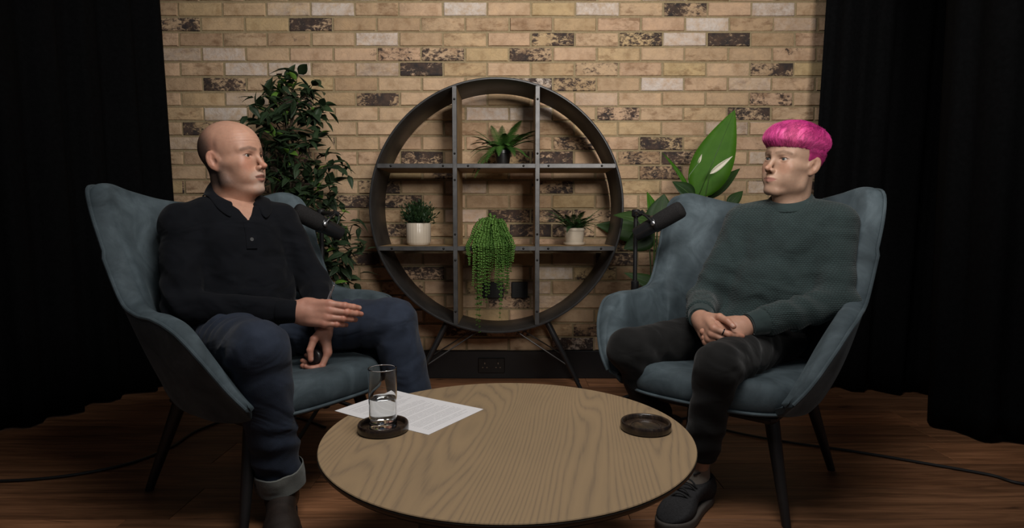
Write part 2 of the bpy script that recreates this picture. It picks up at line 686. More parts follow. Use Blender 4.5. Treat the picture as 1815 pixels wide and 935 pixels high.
# skirting
mb = MB()
mb.box((-2.9, WALL_Y - 0.016, 0.0), (2.9, WALL_Y + 0.02, Z0B + 0.004), bev=0.003)
o = mb.build('baseboard_back', M_black_plastic, None, smooth=False)
tag(o, 'plain black skirting board along the foot of the brick wall', None, kind='structure')

# floor of dark planks
m, nt, b = newmat('walnut_plank')
v = coord(nt)
oi = nt.nodes.new('ShaderNodeObjectInfo')
off = nt.nodes.new('ShaderNodeVectorMath')
off.operation = 'ADD'
nt.links.new(v, off.inputs[0])
cmb = nt.nodes.new('ShaderNodeCombineXYZ')
for i_, k_ in enumerate((31.0, 17.0, 5.0)):
    nt.links.new(math_n(nt, 'MULTIPLY', oi.outputs['Random'], k_), cmb.inputs[i_])
nt.links.new(cmb.outputs[0], off.inputs[1])
vv = off.outputs[0]
g1 = noise(nt, mapping(nt, vv, (1.2, 14, 6)), 2.2, 7, 0.62, 0.8)
g2 = noise(nt, mapping(nt, vv, (2, 60, 10)), 3.0, 4, 0.6)
g3 = noise(nt, mapping(nt, vv, (2.5, 9, 1)), 1.6, 3, 0.5, 1.5)
c = ramp(nt, g1.outputs[0], [(0.28, (0.10, 0.048, 0.024)), (0.46, (0.20, 0.097, 0.048)), (0.60, (0.29, 0.143, 0.072)), (0.75, (0.37, 0.195, 0.10))]).outputs[0]
c = mixc(nt, 0.55, c, ramp(nt, g2.outputs[0], [(0.35, (0.6, 0.55, 0.5)), (0.65, (1.15, 1.1, 1.05))]).outputs[0], 'MULTIPLY')
c = mixc(nt, ramp(nt, g3.outputs[0], [(0.68, 0.0), (0.76, 0.8)]).outputs[0], c, (0.022, 0.010, 0.006))
tone = ramp(nt, oi.outputs['Random'], [(0.0, (0.72, 0.68, 0.66)), (0.5, (1, 1, 1)), (1.0, (1.25, 1.15, 1.08))]).outputs[0]
c = mixc(nt, 1.0, c, tone, 'MULTIPLY')
nt.links.new(c, b.inputs['Base Color'])
b.inputs['Roughness'].default_value = 0.5
b.inputs['Specular IOR Level'].default_value = 0.35
bump(nt, b, g2.outputs[0], 0.12, 0.002)
M_floor = m
mb = MB()
mb.box((-3.0, -0.8, -0.08), (3.0, WALL_Y + 0.1, -0.006))
floor = mb.build('floor', simple('floor_underlay', (0.006, 0.003, 0.002), 0.9), None, smooth=False)
tag(floor, 'dark walnut plank floor under the chairs and table', None, kind='structure')
PW, PL = 0.19, 1.28
mb = MB()
mb.box((-PL / 2 + 0.0006, -PW / 2 + 0.0006, -0.012), (PL / 2 - 0.0006, PW / 2 - 0.0006, 0.0), bev=0.0012)
plank_me = mb.me('plank', False)
plank_me.materials.append(M_floor)
rf = random.Random(11)
yy = WALL_Y + 0.02 - PW / 2
while yy > -0.7:
    x0 = -3.0 - rf.uniform(0.0, 1.0)
    while x0 < 3.0:
        o = link('plank', plank_me)
        o.location = (x0 + PL / 2, yy, 0.0)
        attach(o, floor)
        x0 += PL
    yy -= PW

# curtains
def curtain(name, path, label, z1=2.7, amp=0.035, wl=0.16, seed=0, lean=(0, 0), hem=0.0):
    r = random.Random(seed)
    P = [Vector((p[0], p[1], 0)) for p in path]
    # resample by length
    seg = [(P[i + 1] - P[i]).length for i in range(len(P) - 1)]
    L = sum(seg)
    N = int(L / 0.018)
    ph = [r.uniform(0, 6.28) for _ in range(6)]
    def at(s):
        for i, l in enumerate(seg):
            if s <= l or i == len(seg) - 1:
                t = (P[i + 1] - P[i]).normalized()
                return P[i] + t * s, t
            s -= l
    rows = []
    nz = 26
    base = [at(L * i / N) for i in range(N + 1)]
    # smooth the tangents
    tans = [b_[1] for b_ in base]
    for _ in range(12):
        tans = [(tans[max(i - 1, 0)] + tans[i] + tans[min(i + 1, N)]).normalized() for i in range(N + 1)]
    pos = [b_[0] for b_ in base]
    for _ in range(14):
        pos = [pos[0]] + [(pos[i - 1] + pos[i] * 2 + pos[i + 1]) / 4 for i in range(1, N)] + [pos[N]]
    def sheet(off):
        out = []
        for j in range(nz + 1):
            q = j / nz
            z = 0.006 + (z1 - 0.006) * q
            row = []
            for i in range(N + 1):
                s = L * i / N
                nrm = Vector((-tans[i].y, tans[i].x, 0))
                w_ = 2 * PI * s / wl
                a = math.sin(w_ + 0.9 * math.sin(s * 5.1 + ph[0]) + 0.25 * math.sin(q * 3 + ph[1]))
                a = math.copysign(abs(a) ** 0.75, a)
                a2 = math.sin(2.3 * w_ + ph[2] + q * 2.0) * 0.25 + 0.35 * math.sin(s * 9 + ph[3] + q)
                k = amp * (0.75 + 0.35 * (1 - q))
                p = pos[i] + nrm * (k * (a + a2) + off) + Vector((lean[0] * q, lean[1] * q, 0))
                if q < 0.04:
                    p = p - nrm * hem * (1 - q / 0.04) * 0.5
                row.append((p.x, p.y, z))
            out.append(row)
        return out
    A, Bk = sheet(0.0), sheet(0.004)
    mb = MB()
    mb.grid(A)
    mb.grid(Bk)
    n1 = (nz + 1) * (N + 1)
    W = N + 1
    bd = [(0, i) for i in range(N + 1)] + [(j, N) for j in range(1, nz + 1)] + [(nz, i) for i in range(N - 1, -1, -1)] + [(j, 0) for j in range(nz - 1, 0, -1)]
    for a_, b_ in zip(bd, bd[1:] + bd[:1]):
        mb.f.append((a_[0] * W + a_[1], b_[0] * W + b_[1], n1 + b_[0] * W + b_[1], n1 + a_[0] * W + a_[1]))
    o = mb.build(name, M_curtain, None, sharp=None)
    tag(o, label, 'curtain', 'black stage curtains')
    return o
curtain('curtain', [(-1.70, 2.99), (-1.76, 2.84), (-1.87, 2.63), (-1.90, 2.46), (-2.02, 2.24), (-2.10, 1.85), (-2.14, 1.2), (-2.15, 0.6)], 'black curtain hanging behind the bald man on the left side', seed=1, lean=(-0.09, 0.0), amp=0.03)
curtain('curtain', [(2.7, 2.80), (2.3, 2.80), (1.95, 2.78), (1.62, 2.84), (1.45, 2.90)], 'black curtain against the brick wall behind the right armchair', seed=2, lean=(0.085, 0.0), amp=0.03)
curtain('curtain', [(2.75, 1.80), (2.4, 1.90), (2.1, 2.00), (1.88, 2.11), (1.73, 2.21), (1.72, 2.38)], 'nearer black curtain at the right edge with its hem on the floor', seed=3, amp=0.022, wl=0.2)
# ------------------------------------------------------------------ round shelf
m, nt, b = newmat('oak_board')
v = coord(nt)
g1 = noise(nt, mapping(nt, v, (3, 3, 3)), 6, 6, 0.6, 0.5)
c = ramp(nt, g1.outputs[0], [(0.3, (0.22, 0.135, 0.058)), (0.7, (0.34, 0.215, 0.100))]).outputs[0]
nt.links.new(c, b.inputs['Base Color'])
b.inputs['Roughness'].default_value = 0.55
M_oak = m
M_rim = simple('dark_rim_steel', (0.042, 0.041, 0.041), 0.42, 0.4, 0.25, 25, 0.06, 300)
SX, SZ, SR, SY0, SY1 = -0.072, 0.893, 0.588, 2.730, 3.030
shelf = empty('round_shelf', (SX, (SY0 + SY1) / 2, 0))
tag(shelf, 'large round metal shelf with wooden boards against the brick wall', 'shelf')
Mring = Matrix.Translation((SX, SY0, SZ)) @ Matrix.Rotation(-PI / 2, 4, 'X')
mb = MB()
prof = [(SR - 0.010, 0.002), (SR - 0.0085, 0.0), (SR - 0.0015, 0.0), (SR, 0.002), (SR, 0.298), (SR - 0.0015, 0.30), (SR - 0.0085, 0.30), (SR - 0.010, 0.298)]
mb.lathe(prof, 120, M=Mring, closed=True)
mb.build('ring_band', M_ring_inner, shelf)
mb = MB()
mb.lathe([(SR - 0.0085, -0.003), (SR - 0.007, -0.0045), (SR - 0.001, -0.0045), (SR + 0.0008, -0.003), (SR + 0.0008, 0.003), (SR - 0.0085, 0.003)], 120, M=Mring, closed=True)
mb.build('front_rim', M_rim, shelf)
OFF = 0.190
def chord(o_):
    return math.sqrt(SR * SR - o_ * o_) - 0.011
for s in (-1, 1):
    L = chord(OFF - 0.011)
    mb = MB()
    mb.box((SX - L, SY0 + 0.006, SZ + s * OFF - 0.009), (SX + L, SY1 - 0.004, SZ + s * OFF + 0.009), bev=0.001)
    bd = mb.build('shelf_board', M_oak, shelf, smooth=False)
    mb = MB()
    mb.box((SX - L, SY0 - 0.004, SZ + s * OFF - 0.0115), (SX + L, SY0 + 0.006, SZ + s * OFF + 0.0095), bev=0.0015)
    mb.build('metal_edge', M_steel_dark, bd, smooth=False)
    for px_ in (-0.485, -0.245, -0.130, 0.125, 0.240, 0.485):
        mb = MB()
        mb.lathe([(0.0052, 0.0), (0.0050, -0.0025), (0.0035, -0.0045), (0.0012, -0.0055)], 10, M=Matrix.Translation((SX + px_, SY0 - 0.004, SZ + s * OFF - 0.001)) @ Matrix.Rotation(-PI / 2, 4, 'X'))
        mb.build('bolt', M_bolt, bd)
for s in (-1, 1):
    L = chord(OFF - 0.011)
    mb = MB()
    for z0, z1 in ((-L, -OFF - 0.009), (-OFF + 0.009, OFF - 0.009), (OFF + 0.009, L)):
        mb.box((SX + s * OFF - 0.009, SY0 + 0.006, SZ + z0), (SX + s * OFF + 0.009, SY1 - 0.004, SZ + z1), bev=0.001)
    bd = mb.build('upright_board', M_oak, shelf, smooth=False)
    mb = MB()
    mb.box((SX + s * OFF - 0.0115, SY0 - 0.005, SZ - L), (SX + s * OFF + 0.0095, SY0 + 0.006, SZ + L), bev=0.0015)
    mb.build('metal_edge', M_steel_dark, bd, smooth=False)
    for pz_ in (-0.485, -0.245, -0.125, 0.125, 0.245, 0.490):
        mb = MB()
        mb.lathe([(0.0052, 0.0), (0.0050, -0.0025), (0.0035, -0.0045), (0.0012, -0.0055)], 10, M=Matrix.Translation((SX + s * OFF - 0.001, SY0 - 0.005, SZ + pz_)) @ Matrix.Rotation(-PI / 2, 4, 'X'))
        mb.build('bolt', M_bolt, bd)
for s in (-1, 1):
    for yy, yb in ((SY0 + 0.06, SY0 + 0.03), (SY1 - 0.06, SY1 - 0.03)):
        top = (SX + s * 0.235, yy, SZ - math.sqrt(SR ** 2 - 0.235 ** 2) + 0.002)
        bot = (SX + s * 0.415, yb, 0.0)
        mb = MB()
        mb.tube([top, bot], [0.0145, 0.009], 12)
        lg = mb.build('leg', M_black_metal, shelf)
        a = Vector(top).lerp(Vector(bot), 0.62)
        mb = MB()
        mb.tube([a, (SX + s * 0.075, yy + (0.02 if yy < 2.9 else -0.02), SZ - SR + 0.006)], 0.0032, 8)
        mb.build('brace', M_steel_dark, shelf)

# wall sockets
def socket(cx, cz, w, h, label, y=WALL_Y - 0.003, gang=1, pins=False):
    e = empty('wall_socket', (cx, y, cz - h / 2))
    tag(e, label, 'socket')
    mb = MB()
    mb.box((cx - w / 2, y - 0.009, cz - h / 2), (cx + w / 2, y + 0.004, cz + h / 2), bev=0.003)
    mb.build('face_plate', M_socket, e, smooth=False)
    for g in range(gang):
        gx = cx + (g - (gang - 1) / 2) * w / gang
        mb = MB()
        for dx, dz, sx, sz in ((0, 0.012, 0.0022, 0.004), (-0.011, -0.010, 0.0032, 0.002), (0.011, -0.010, 0.0032, 0.002)):
            mb.box((gx + dx - sx, y - 0.0096, cz + dz - sz), (gx + dx + sx, y - 0.0088, cz + dz + sz))
        mb.build('socket_slots', M_brass if pins else M_black_plastic, e, smooth=False)
        mb = MB()
        mb.box((gx - 0.0045, y - 0.0125, cz + h * 0.5 - 0.020), (gx + 0.0045, y - 0.0088, cz + h * 0.5 - 0.007), bev=0.001)
        mb.build('rocker_switch', M_black_plastic, e, smooth=False)
socket(-0.100, 0.470, 0.112, 0.086, 'wider black wall socket behind the trailing plant', gang=2)
socket(0.040, 0.470, 0.086, 0.086, 'square black wall socket beside the right shelf upright')
socket(-0.108, 0.072, 0.140, 0.080, 'black double socket with metal pins on the skirting below the shelf', y=WALL_Y - 0.017, gang=2, pins=True)

# ------------------------------------------------------------------ coffee table
TX, TY, TR, TH = -0.0096, 1.275, 0.4011, 0.357
m, nt, b = newmat('ash_veneer')
v = coord(nt)
vr = mapping(nt, v, (1, 1, 1), (0, 0, math.radians(8)))
w1 = noise(nt, mapping(nt, vr, (1.5, 0.20, 1)), 2.3, 2, 0.42, 0.05)
w2 = noise(nt, mapping(nt, vr, (6, 0.8, 1)), 3.0, 3, 0.5)
sx = nt.nodes.new('ShaderNodeSeparateXYZ')
nt.links.new(vr, sx.inputs[0])
t = math_n(nt, 'ADD', math_n(nt, 'MULTIPLY', w1.outputs[0], 46.0), math_n(nt, 'MULTIPLY', sx.outputs[0], 55.0))
t = math_n(nt, 'ADD', t, math_n(nt, 'MULTIPLY', w2.outputs[0], 1.6))
fr = math_n(nt, 'FRACT', t)
ln = ramp(nt, fr, [(0.0, 0.85), (0.12, 0.35), (0.45, 0.0), (0.75, 0.18), (0.93, 0.75), (1.0, 0.85)])
fine = noise(nt, mapping(nt, vr, (160, 6, 1)), 1.5, 3, 0.6)
pores = ramp(nt, fine.outputs[0], [(0.42, 1.0), (0.60, 0.0)])
lum = math_n(nt, 'MULTIPLY', ln.outputs[0], math_n(nt, 'MULTIPLY_ADD', pores.outputs[0], 0.45, 0.55))
c = mixc(nt, math_n(nt, 'MULTIPLY', lum, 0.70), (0.300, 0.212, 0.122), (0.145, 0.108, 0.075))
big = noise(nt, v, 2.0, 3)
c = mixc(nt, 1.0, c, ramp(nt, big.outputs[0], [(0.3, (0.9, 0.9, 0.9)), (0.7, (1.08, 1.06, 1.04))]).outputs[0], 'MULTIPLY')
nt.links.new(c, b.inputs['Base Color'])
b.inputs['Roughness'].default_value = 0.5
b.inputs['Specular IOR Level'].default_value = 0.4
bump(nt, b, ln.outputs[0], 0.05, 0.001)
M_ash = m
M_table_black = simple('table_black_lacquer', (0.010, 0.009, 0.008), 0.35)
table = empty('coffee_table', (TX, TY, 0))
tag(table, 'round coffee table with pale ash top and black edge between the two men', 'table')
mb = MB()
mb.lathe([(0.002, TH - 0.004), (TR - 0.0015, TH - 0.004), (TR, TH - 0.0015), (TR - 0.0012, TH), (0.002, TH)], 128, (TX, TY, 0))
mb.build('table_top', M_ash, table, sharp=50)
mb = MB()
mb.lathe([(0.01, TH - 0.026), (TR - 0.030, TH - 0.026), (TR - 0.006, TH - 0.016), (TR + 0.0005, TH - 0.009), (TR + 0.0008, TH - 0.004), (TR - 0.001, TH - 0.0035), (0.01, TH - 0.0038)], 128, (TX, TY, 0))
mb.build('black_edge', M_table_black, table, sharp=60)
mb = MB()
mb.lathe([(0.215, 0.0), (0.220, 0.003), (0.220, 0.018), (0.212, 0.024), (0.200, 0.03), (0.195, TH - 0.028)], 64, (TX, TY, 0))
mb.build('drum_base', M_table_black, table, sharp=50)

# coasters
m, nt, b = newmat('burnt_wood')
v = coord(nt)
n1 = noise(nt, mapping(nt, v, (5, 30, 10)), 5, 6, 0.6, 0.4)
c = ramp(nt, n1.outputs[0], [(0.35, (0.010, 0.006, 0.005)), (0.55, (0.028, 0.017, 0.011)), (0.75, (0.070, 0.042, 0.024))]).outputs[0]
nt.links.new(c, b.inputs['Base Color'])
b.inputs['Roughness'].default_value = 0.32
b.inputs['Coat Weight'].default_value = 0.3
M_burnt = m
def coaster(x, y, label, rz):
    e = empty('coaster', (x, y, TH), rz)
    tag(e, label, 'coaster')
    mb = MB()
    R = 0.056
    mb.lathe([(0.001, 0.0), (R - 0.003, 0.0), (R, 0.003), (R, 0.016), (R - 0.002, 0.019), (R - 0.005, 0.019), (R - 0.0075, 0.017), (R - 0.008, 0.0085), (0.001, 0.0085)], 64)
    mb.build('dish', M_burnt, e, sharp=50, local=True)
    mb = MB()
    mb.lathe([(0.030, 0.0080), (0.031, 0.0098), (0.034, 0.0098), (0.035, 0.0080)], 48, closed=True)
    mb.build('ring_groove', M_burnt, e, local=True)
    return e
c1 = coaster(-0.287, 1.283, 'dark wooden coaster under the water glass', 0.4)
c2 = coaster(0.300, 1.292, 'empty dark wooden coaster at the right of the table', 1.9)

# glass of water
m, nt, b = newmat('clear_glass')
b.inputs['Base Color'].default_value = (0.97, 0.98, 0.98, 1)
b.inputs['Transmission Weight'].default_value = 1.0
b.inputs['Roughness'].default_value = 0.0
b.inputs['IOR'].default_value = 1.47
n1 = noise(nt, coord(nt), 8, 2)
pass
M_glass = m
m, nt, b = newmat('water')
b.inputs['Base Color'].default_value = (0.97, 0.98, 0.98, 1)
b.inputs['Transmission Weight'].default_value = 1.0
b.inputs['Roughness'].default_value = 0.0
b.inputs['IOR'].default_value = 1.333
M_water = m
gl = empty('water_glass', (-0.287, 1.283, TH + 0.0100))
tag(gl, 'tall clear tumbler half full of water on the coaster', 'glass')
R, Hg = 0.0315, 0.132
mb = MB()
mb.lathe([(0.0008, 0.0), (0.01, 0.0), (R - 0.004, 0.0), (R - 0.003, 0.0003), (R - 0.0016, 0.0015), (R - 0.0011, 0.004), (R - 0.0010, 0.008), (R - 0.0009, 0.012), (R - 0.0005, 0.07), (R - 0.0001, Hg - 0.006), (R - 0.00005, Hg - 0.003), (R, Hg - 0.0012), (R - 0.0003, Hg - 0.0004), (R - 0.0008, Hg), (R - 0.0013, Hg - 0.0004), (R - 0.0016, Hg - 0.0012), (R - 0.00165, Hg - 0.003), (R - 0.0017, Hg - 0.006), (R - 0.0020, 0.07), (R - 0.0025, 0.022), (R - 0.0026, 0.018), (R - 0.0029, 0.0145), (R - 0.0045, 0.0118), (R - 0.007, 0.0108), (0.012, 0.0105), (0.0008, 0.0105)], 72)
mb.build('tumbler', M_glass, gl, sharp=60, local=True)
mb = MB()
mb.lathe([(0.0008, 0.0108), (0.012, 0.0108), (R - 0.0072, 0.0111), (R - 0.0047, 0.0121), (R - 0.0031, 0.0148), (R - 0.0028, 0.018), (R - 0.0027, 0.022), (R - 0.00235, 0.055), (R - 0.0023, 0.062), (R - 0.00228, 0.0652), (R - 0.0029, 0.0648), (R - 0.0045, 0.0645), (0.012, 0.0645), (0.0008, 0.0645)], 72)
mb.build('water', M_water, gl, sharp=60, local=True)

# printed sheet
m, nt, b = newmat('printed_paper')
uv = coord(nt, 'UV')
su = nt.nodes.new('ShaderNodeSeparateXYZ')
nt.links.new(uv, su.inputs[0])
row = math_n(nt, 'MULTIPLY', su.outputs[1], 46.0)
rowi = math_n(nt, 'FLOOR', row)
rowf = math_n(nt, 'FRACT', row)
cm = nt.nodes.new('ShaderNodeCombineXYZ')
nt.links.new(math_n(nt, 'MULTIPLY', su.outputs[0], 75.0), cm.inputs[0])
nt.links.new(math_n(nt, 'MULTIPLY', rowi, 7.3), cm.inputs[1])
wd = noise(nt, cm.outputs[0], 1.0, 1, 0.5)
ink = math_n(nt, 'GREATER_THAN', wd.outputs[0], 0.40)
ink = math_n(nt, 'MULTIPLY', ink, math_n(nt, 'LESS_THAN', math_n(nt, 'ABSOLUTE', math_n(nt, 'SUBTRACT', rowf, 0.5)), 0.2))
cm2 = nt.nodes.new('ShaderNodeCombineXYZ')
nt.links.new(math_n(nt, 'MULTIPLY', rowi, 3.7), cm2.inputs[1])
rl = noise(nt, cm2.outputs[0], 1.0, 0)
rlen = math_n(nt, 'MULTIPLY_ADD', rl.outputs[0], 0.9, 0.42)
blank = math_n(nt, 'GREATER_THAN', math_n(nt, 'FRACT', math_n(nt, 'MULTIPLY', rowi, 0.173)), 0.2)
ink = math_n(nt, 'MULTIPLY', ink, blank)
ink = math_n(nt, 'MULTIPLY', ink, math_n(nt, 'LESS_THAN', su.outputs[0], rlen))
ink = math_n(nt, 'MULTIPLY', ink, math_n(nt, 'GREATER_THAN', su.outputs[0], 0.11))
ink = math_n(nt, 'MULTIPLY', ink, math_n(nt, 'LESS_THAN', su.outputs[0], 0.89))
ink = math_n(nt, 'MULTIPLY', ink, math_n(nt, 'LESS_THAN', math_n(nt, 'ABSOLUTE', math_n(nt, 'SUBTRACT', su.outputs[1], 0.5)), 0.43))
c = mixc(nt, math_n(nt, 'MULTIPLY', ink, 0.32), (0.70, 0.69, 0.70), (0.10, 0.10, 0.11))
nt.links.new(c, b.inputs['Base Color'])
b.inputs['Roughness'].default_value = 0.8
M_paper = m
def sheet(x, y, ang, z, label, bend):
    N, K = 8, 10
    V, UV, Fc = [], [], []
    for layer in (0, 1):
        for j in range(K + 1):
            for i in range(N + 1):
                u_, v_ = i / N, j / K
                V.append((0.21 * u_, 0.297 * v_, 0.0009 - layer * 0.0007 + bend * (v_ - 0.55) ** 2 * (1 if v_ > 0.55 else 0)))
                UV.append((u_, v_))
    W = N + 1
    n1 = W * (K + 1)
    for j in range(K):
        for i in range(N):
            a = j * W + i
            Fc.append((a, a + 1, a + W + 1, a + W))
            Fc.append((n1 + a, n1 + a + W, n1 + a + W + 1, n1 + a + 1))
    bd = [i for i in range(N)] + [j * W + N for j in range(K)] + [K * W + i for i in range(N, 0, -1)] + [j * W for j in range(K, 0, -1)]
    for a, c_ in zip(bd, bd[1:] + bd[:1]):
        Fc.append((c_, a, n1 + a, n1 + c_))
    me = mesh('printed_sheet', V, Fc, False)
    ul = me.uv_layers.new(name='UVMap')
    for lp in me.loops:
        ul.data[lp.index].uv = UV[lp.vertex_index]
    o = link('printed_sheet', me, M_paper)
    o.location = (x, y, z)
    o.rotation_euler = (0, 0, ang)
    tag(o, label, 'paper')
    return o
sheet(-0.1823, 1.2543, 1.011, TH, 'white sheet of printed paper lying on the table by the glass', 0.012)

# ------------------------------------------------------------------ armchairs
m, nt, b = newmat('teal_velvet')
v = coord(nt)
n1 = noise(nt, v, 9, 5, 0.6, 0.8)
n2 = noise(nt, v, 3.2, 3, 0.5)
k = math_n(nt, 'ADD', math_n(nt, 'MULTIPLY', n1.outputs[0], 0.55), math_n(nt, 'MULTIPLY', n2.outputs[0], 0.45))
c = ramp(nt, k, [(0.34, (0.026, 0.037, 0.043)), (0.5, (0.055, 0.075, 0.086)), (0.66, (0.105, 0.138, 0.156))]).outputs[0]
nt.links.new(c, b.inputs['Base Color'])
b.inputs['Roughness'].default_value = 0.75
b.inputs['Specular IOR Level'].default_value = 0.25
b.inputs['Sheen Weight'].default_value = 0.18
b.inputs['Sheen Roughness'].default_value = 0.4
b.inputs['Sheen Tint'].default_value = (0.6, 0.75, 0.82, 1)
n3 = noise(nt, v, 350, 3)
n4 = noise(nt, v, 12, 3)
bump(nt, b, math_n(nt, 'ADD', math_n(nt, 'MULTIPLY', n3.outputs[0], 0.15), n4.outputs[0]), 0.25, 0.006)
M_velvet = m
M_leg = simple('black_wood_leg', (0.012, 0.011, 0.011), 0.45, 0, 0.2, 20)

def cr(tab, t):
    """Catmull-Rom through (t, value tuple)"""
    ts = [a for a, _ in tab]
    i = max(0, min(len(ts) - 2, sum(1 for a in ts if a <= t) - 1))
    p1, p2 = np.array(tab[i][1]), np.array(tab[i + 1][1])
    p0 = np.array(tab[i - 1][1]) if i > 0 else p1 * 2 - p2
    p3 = np.array(tab[i + 2][1]) if i + 2 < len(ts) else p2 * 2 - p1
    u = (t - ts[i]) / (ts[i + 1] - ts[i])
    h0 = ts[i] - ts[i - 1] if i > 0 else ts[i + 1] - ts[i]
    h1 = ts[i + 1] - ts[i]
    h2 = ts[i + 2] - ts[i + 1] if i + 2 < len(ts) else h1
    m1 = ((p1 - p0) / h0 * h1 + (p2 - p1)) / 2
    m2 = ((p2 - p1) + (p3 - p2) / h2 * h1) / 2
    return p1 * (2 * u ** 3 - 3 * u ** 2 + 1) + m1 * (u ** 3 - 2 * u ** 2 + u) + p2 * (-2 * u ** 3 + 3 * u ** 2) + m2 * (u ** 3 - u ** 2)

BASE = [(0.0, (0.0, -0.215)), (0.2, (0.13, -0.21)), (0.35, (0.215, -0.165)), (0.5, (0.250, -0.06)), (0.75, (0.265, 0.12)), (1.0, (0.250, 0.295))]
RIM = [(0.0, (0.0, -0.325, 0.872)), (0.16, (0.13, -0.328, 0.882)), (0.26, (0.225, -0.325, 0.906)), (0.33, (0.285, -0.305, 0.923)), (0.38, (0.312, -0.275, 0.908)), (0.44, (0.318, -0.235, 0.83)),
       (0.52, (0.306, -0.17, 0.68)), (0.58, (0.300, -0.115, 0.595)), (0.64, (0.304, -0.045, 0.572)), (0.76, (0.318, 0.085, 0.568)), (0.85, (0.322, 0.175, 0.545)), (0.92, (0.312, 0.245, 0.478)), (0.97, (0.286, 0.290, 0.398)), (1.0, (0.262, 0.305, 0.352))]
def make_chair():
    e = empty('wing_armchair')
    T = [i / 96 for i in range(97)]
    cols = []
    rimline = []
    ts = [-t for t in T[::-1]] + T[1:]
    for t in ts:
        s = -1 if t < 0 else 1
        a = abs(t)
        bx_, by_ = cr(BASE, a)
        rx, ry, rz_ = cr(RIM, a)
        e1 = 0.004
        r2 = cr(RIM, min(a + e1, 1.0))
        r1 = cr(RIM, max(a - e1, 0.0))
        b2 = cr(BASE, min(a + e1, 1.0))
        b1 = cr(BASE, max(a - e1, 0.0))
        tg = np.array(b2) - np.array(b1)
        nb_ = np.array([tg[1] * -1, tg[0]])
        nb_ = np.array([tg[1], -tg[0]]) / (np.linalg.norm(tg) + 1e-9)   # outward
        th = 0.050 if a < 0.5 else 0.056
        if a > 0.82:
            th = 0.056 - 0.044 * ((a - 0.82) / 0.18) ** 1.3
        zb_ = 0.285 + (0.030 * ((a - 0.8) / 0.2) ** 2 if a > 0.8 else 0.0)
        nv = 12
        colm = []
        seam = 0.0
        for sp in (0.055, 0.135, 0.215):
            seam += math.exp(-((a - sp) / 0.009) ** 2) * 0.009
        for j in range(nv + 1):
            v = j / nv
            fl = v ** 1.15
            puff = 0.018 * math.sin(PI * v) ** 1.0 * (1 if a < 0.55 else 0.8)
            x = bx_ + (rx - bx_) * fl - nb_[0] * puff
            y = by_ + (ry - by_) * fl - nb_[1] * puff
            z = 0.345 + (rz_ - 0.345) * v
            k = seam * math.sin(PI * min(1, v * 1.05))
            colm.append((x + nb_[0] * k, y + nb_[1] * k, z))
        # rim roll
        drop = 0.014
        for q in range(1, 6):
            an = PI * q / 6
            w = (1 - math.cos(an)) / 2
            colm.append((rx + nb_[0] * th * w, ry + nb_[1] * th * w, rz_ + math.sin(an) * 0.016 - drop * w * 0.3))
        rimline.append((s * (rx + nb_[0] * (th + 0.001)), ry + nb_[1] * (th + 0.001), rz_ + 0.004))
        for j in range(nv, -1, -1):
            v = j / nv
            fl = v ** 1.35
            bul = 0.020 * math.sin(PI * v ** 0.8) * (1.0 if a < 0.8 else max(0.1, 1 - (a - 0.8) / 0.2))
            x = bx_ * 0.96 + (rx - bx_ * 0.96) * fl + nb_[0] * (th * (0.25 + 0.75 * v) + bul)
            y = by_ * 0.96 + (ry - by_ * 0.96) * fl + nb_[1] * (th * (0.25 + 0.75 * v) + bul)
            z = zb_ + (rz_ - 0.006 - zb_) * v
            colm.append((x, y, z))
        colm.append((bx_ * 0.55, by_ * 0.55 + 0.03, 0.275))
        cols.append([(s * p[0], p[1], p[2]) for p in colm])
    mb = MB()
    mb.grid(cols)
    n = len(cols[0])
    mb.f.append(tuple(range(n)))
    mb.f.append(tuple((len(cols) - 1) * n + k for k in range(n - 1, -1, -1)))
    sh = mb.build('shell', M_velvet, e, sharp=None, local=True)
    md = sh.modifiers.new('sub', 'SUBSURF')
    md.levels = md.render_levels = 1
    mb = MB()
    mb.tube(rimline, 0.0052, 8)
    mb.build('piping', M_velvet, e, local=True)
    # seat pad
    def sup(an, rx, ry, p=3.2):
        c_, s_ = math.cos(an), math.sin(an)
        r = (abs(c_) ** p + abs(s_) ** p) ** (-1 / p)
        return rx * r * c_, ry * r * s_
    N = 72
    prof = [(0.80, 0.283), (0.95, 0.292), (0.992, 0.312), (1.0, 0.338), (0.985, 0.362), (0.94, 0.380), (0.84, 0.389), (0.6, 0.386), (0.35, 0.380), (0.12, 0.377)]
    rows = []
    for (k, z) in prof:
        row = []
        for i in range(N):
            an = 2 * PI * i / N
            x, y = sup(an, 0.268 * k, 0.272 * k)
            fr = max(0, y) / 0.3
            row.append((x, y + 0.055, z + 0.012 * fr * fr - (0.004 if y < 0 else 0)))
        rows.append(row)
    mb = MB()
    mb.grid(rows, wrap_v=True)
    mb.f.append(tuple((len(prof) - 1) * N + i for i in range(N)))
    mb.f.append(tuple(range(N - 1, -1, -1)))
    st = mb.build('seat', M_velvet, e, sharp=None, local=True)
    md = st.modifiers.new('sub', 'SUBSURF')
    md.levels = md.render_levels = 1
    ln = []
    for i in range(N + 1):
        an = -0.25 + (PI + 0.5) * i / N
        x, y = sup(an, 0.268 * 0.985, 0.272 * 0.985)
        ln.append((x, y + 0.055, 0.302 + 0.010 * (max(0, y) / 0.3) ** 2))
    mb = MB()
    mb.tube(ln, 0.0048, 8)
    mb.build('piping', M_velvet, st, local=True)
    mb = MB()
    mb.box((-0.215, -0.19, 0.268), (0.215, 0.245, 0.300), bev=0.012)
    mb.build('seat_base', M_leg, e, smooth=False, local=True)
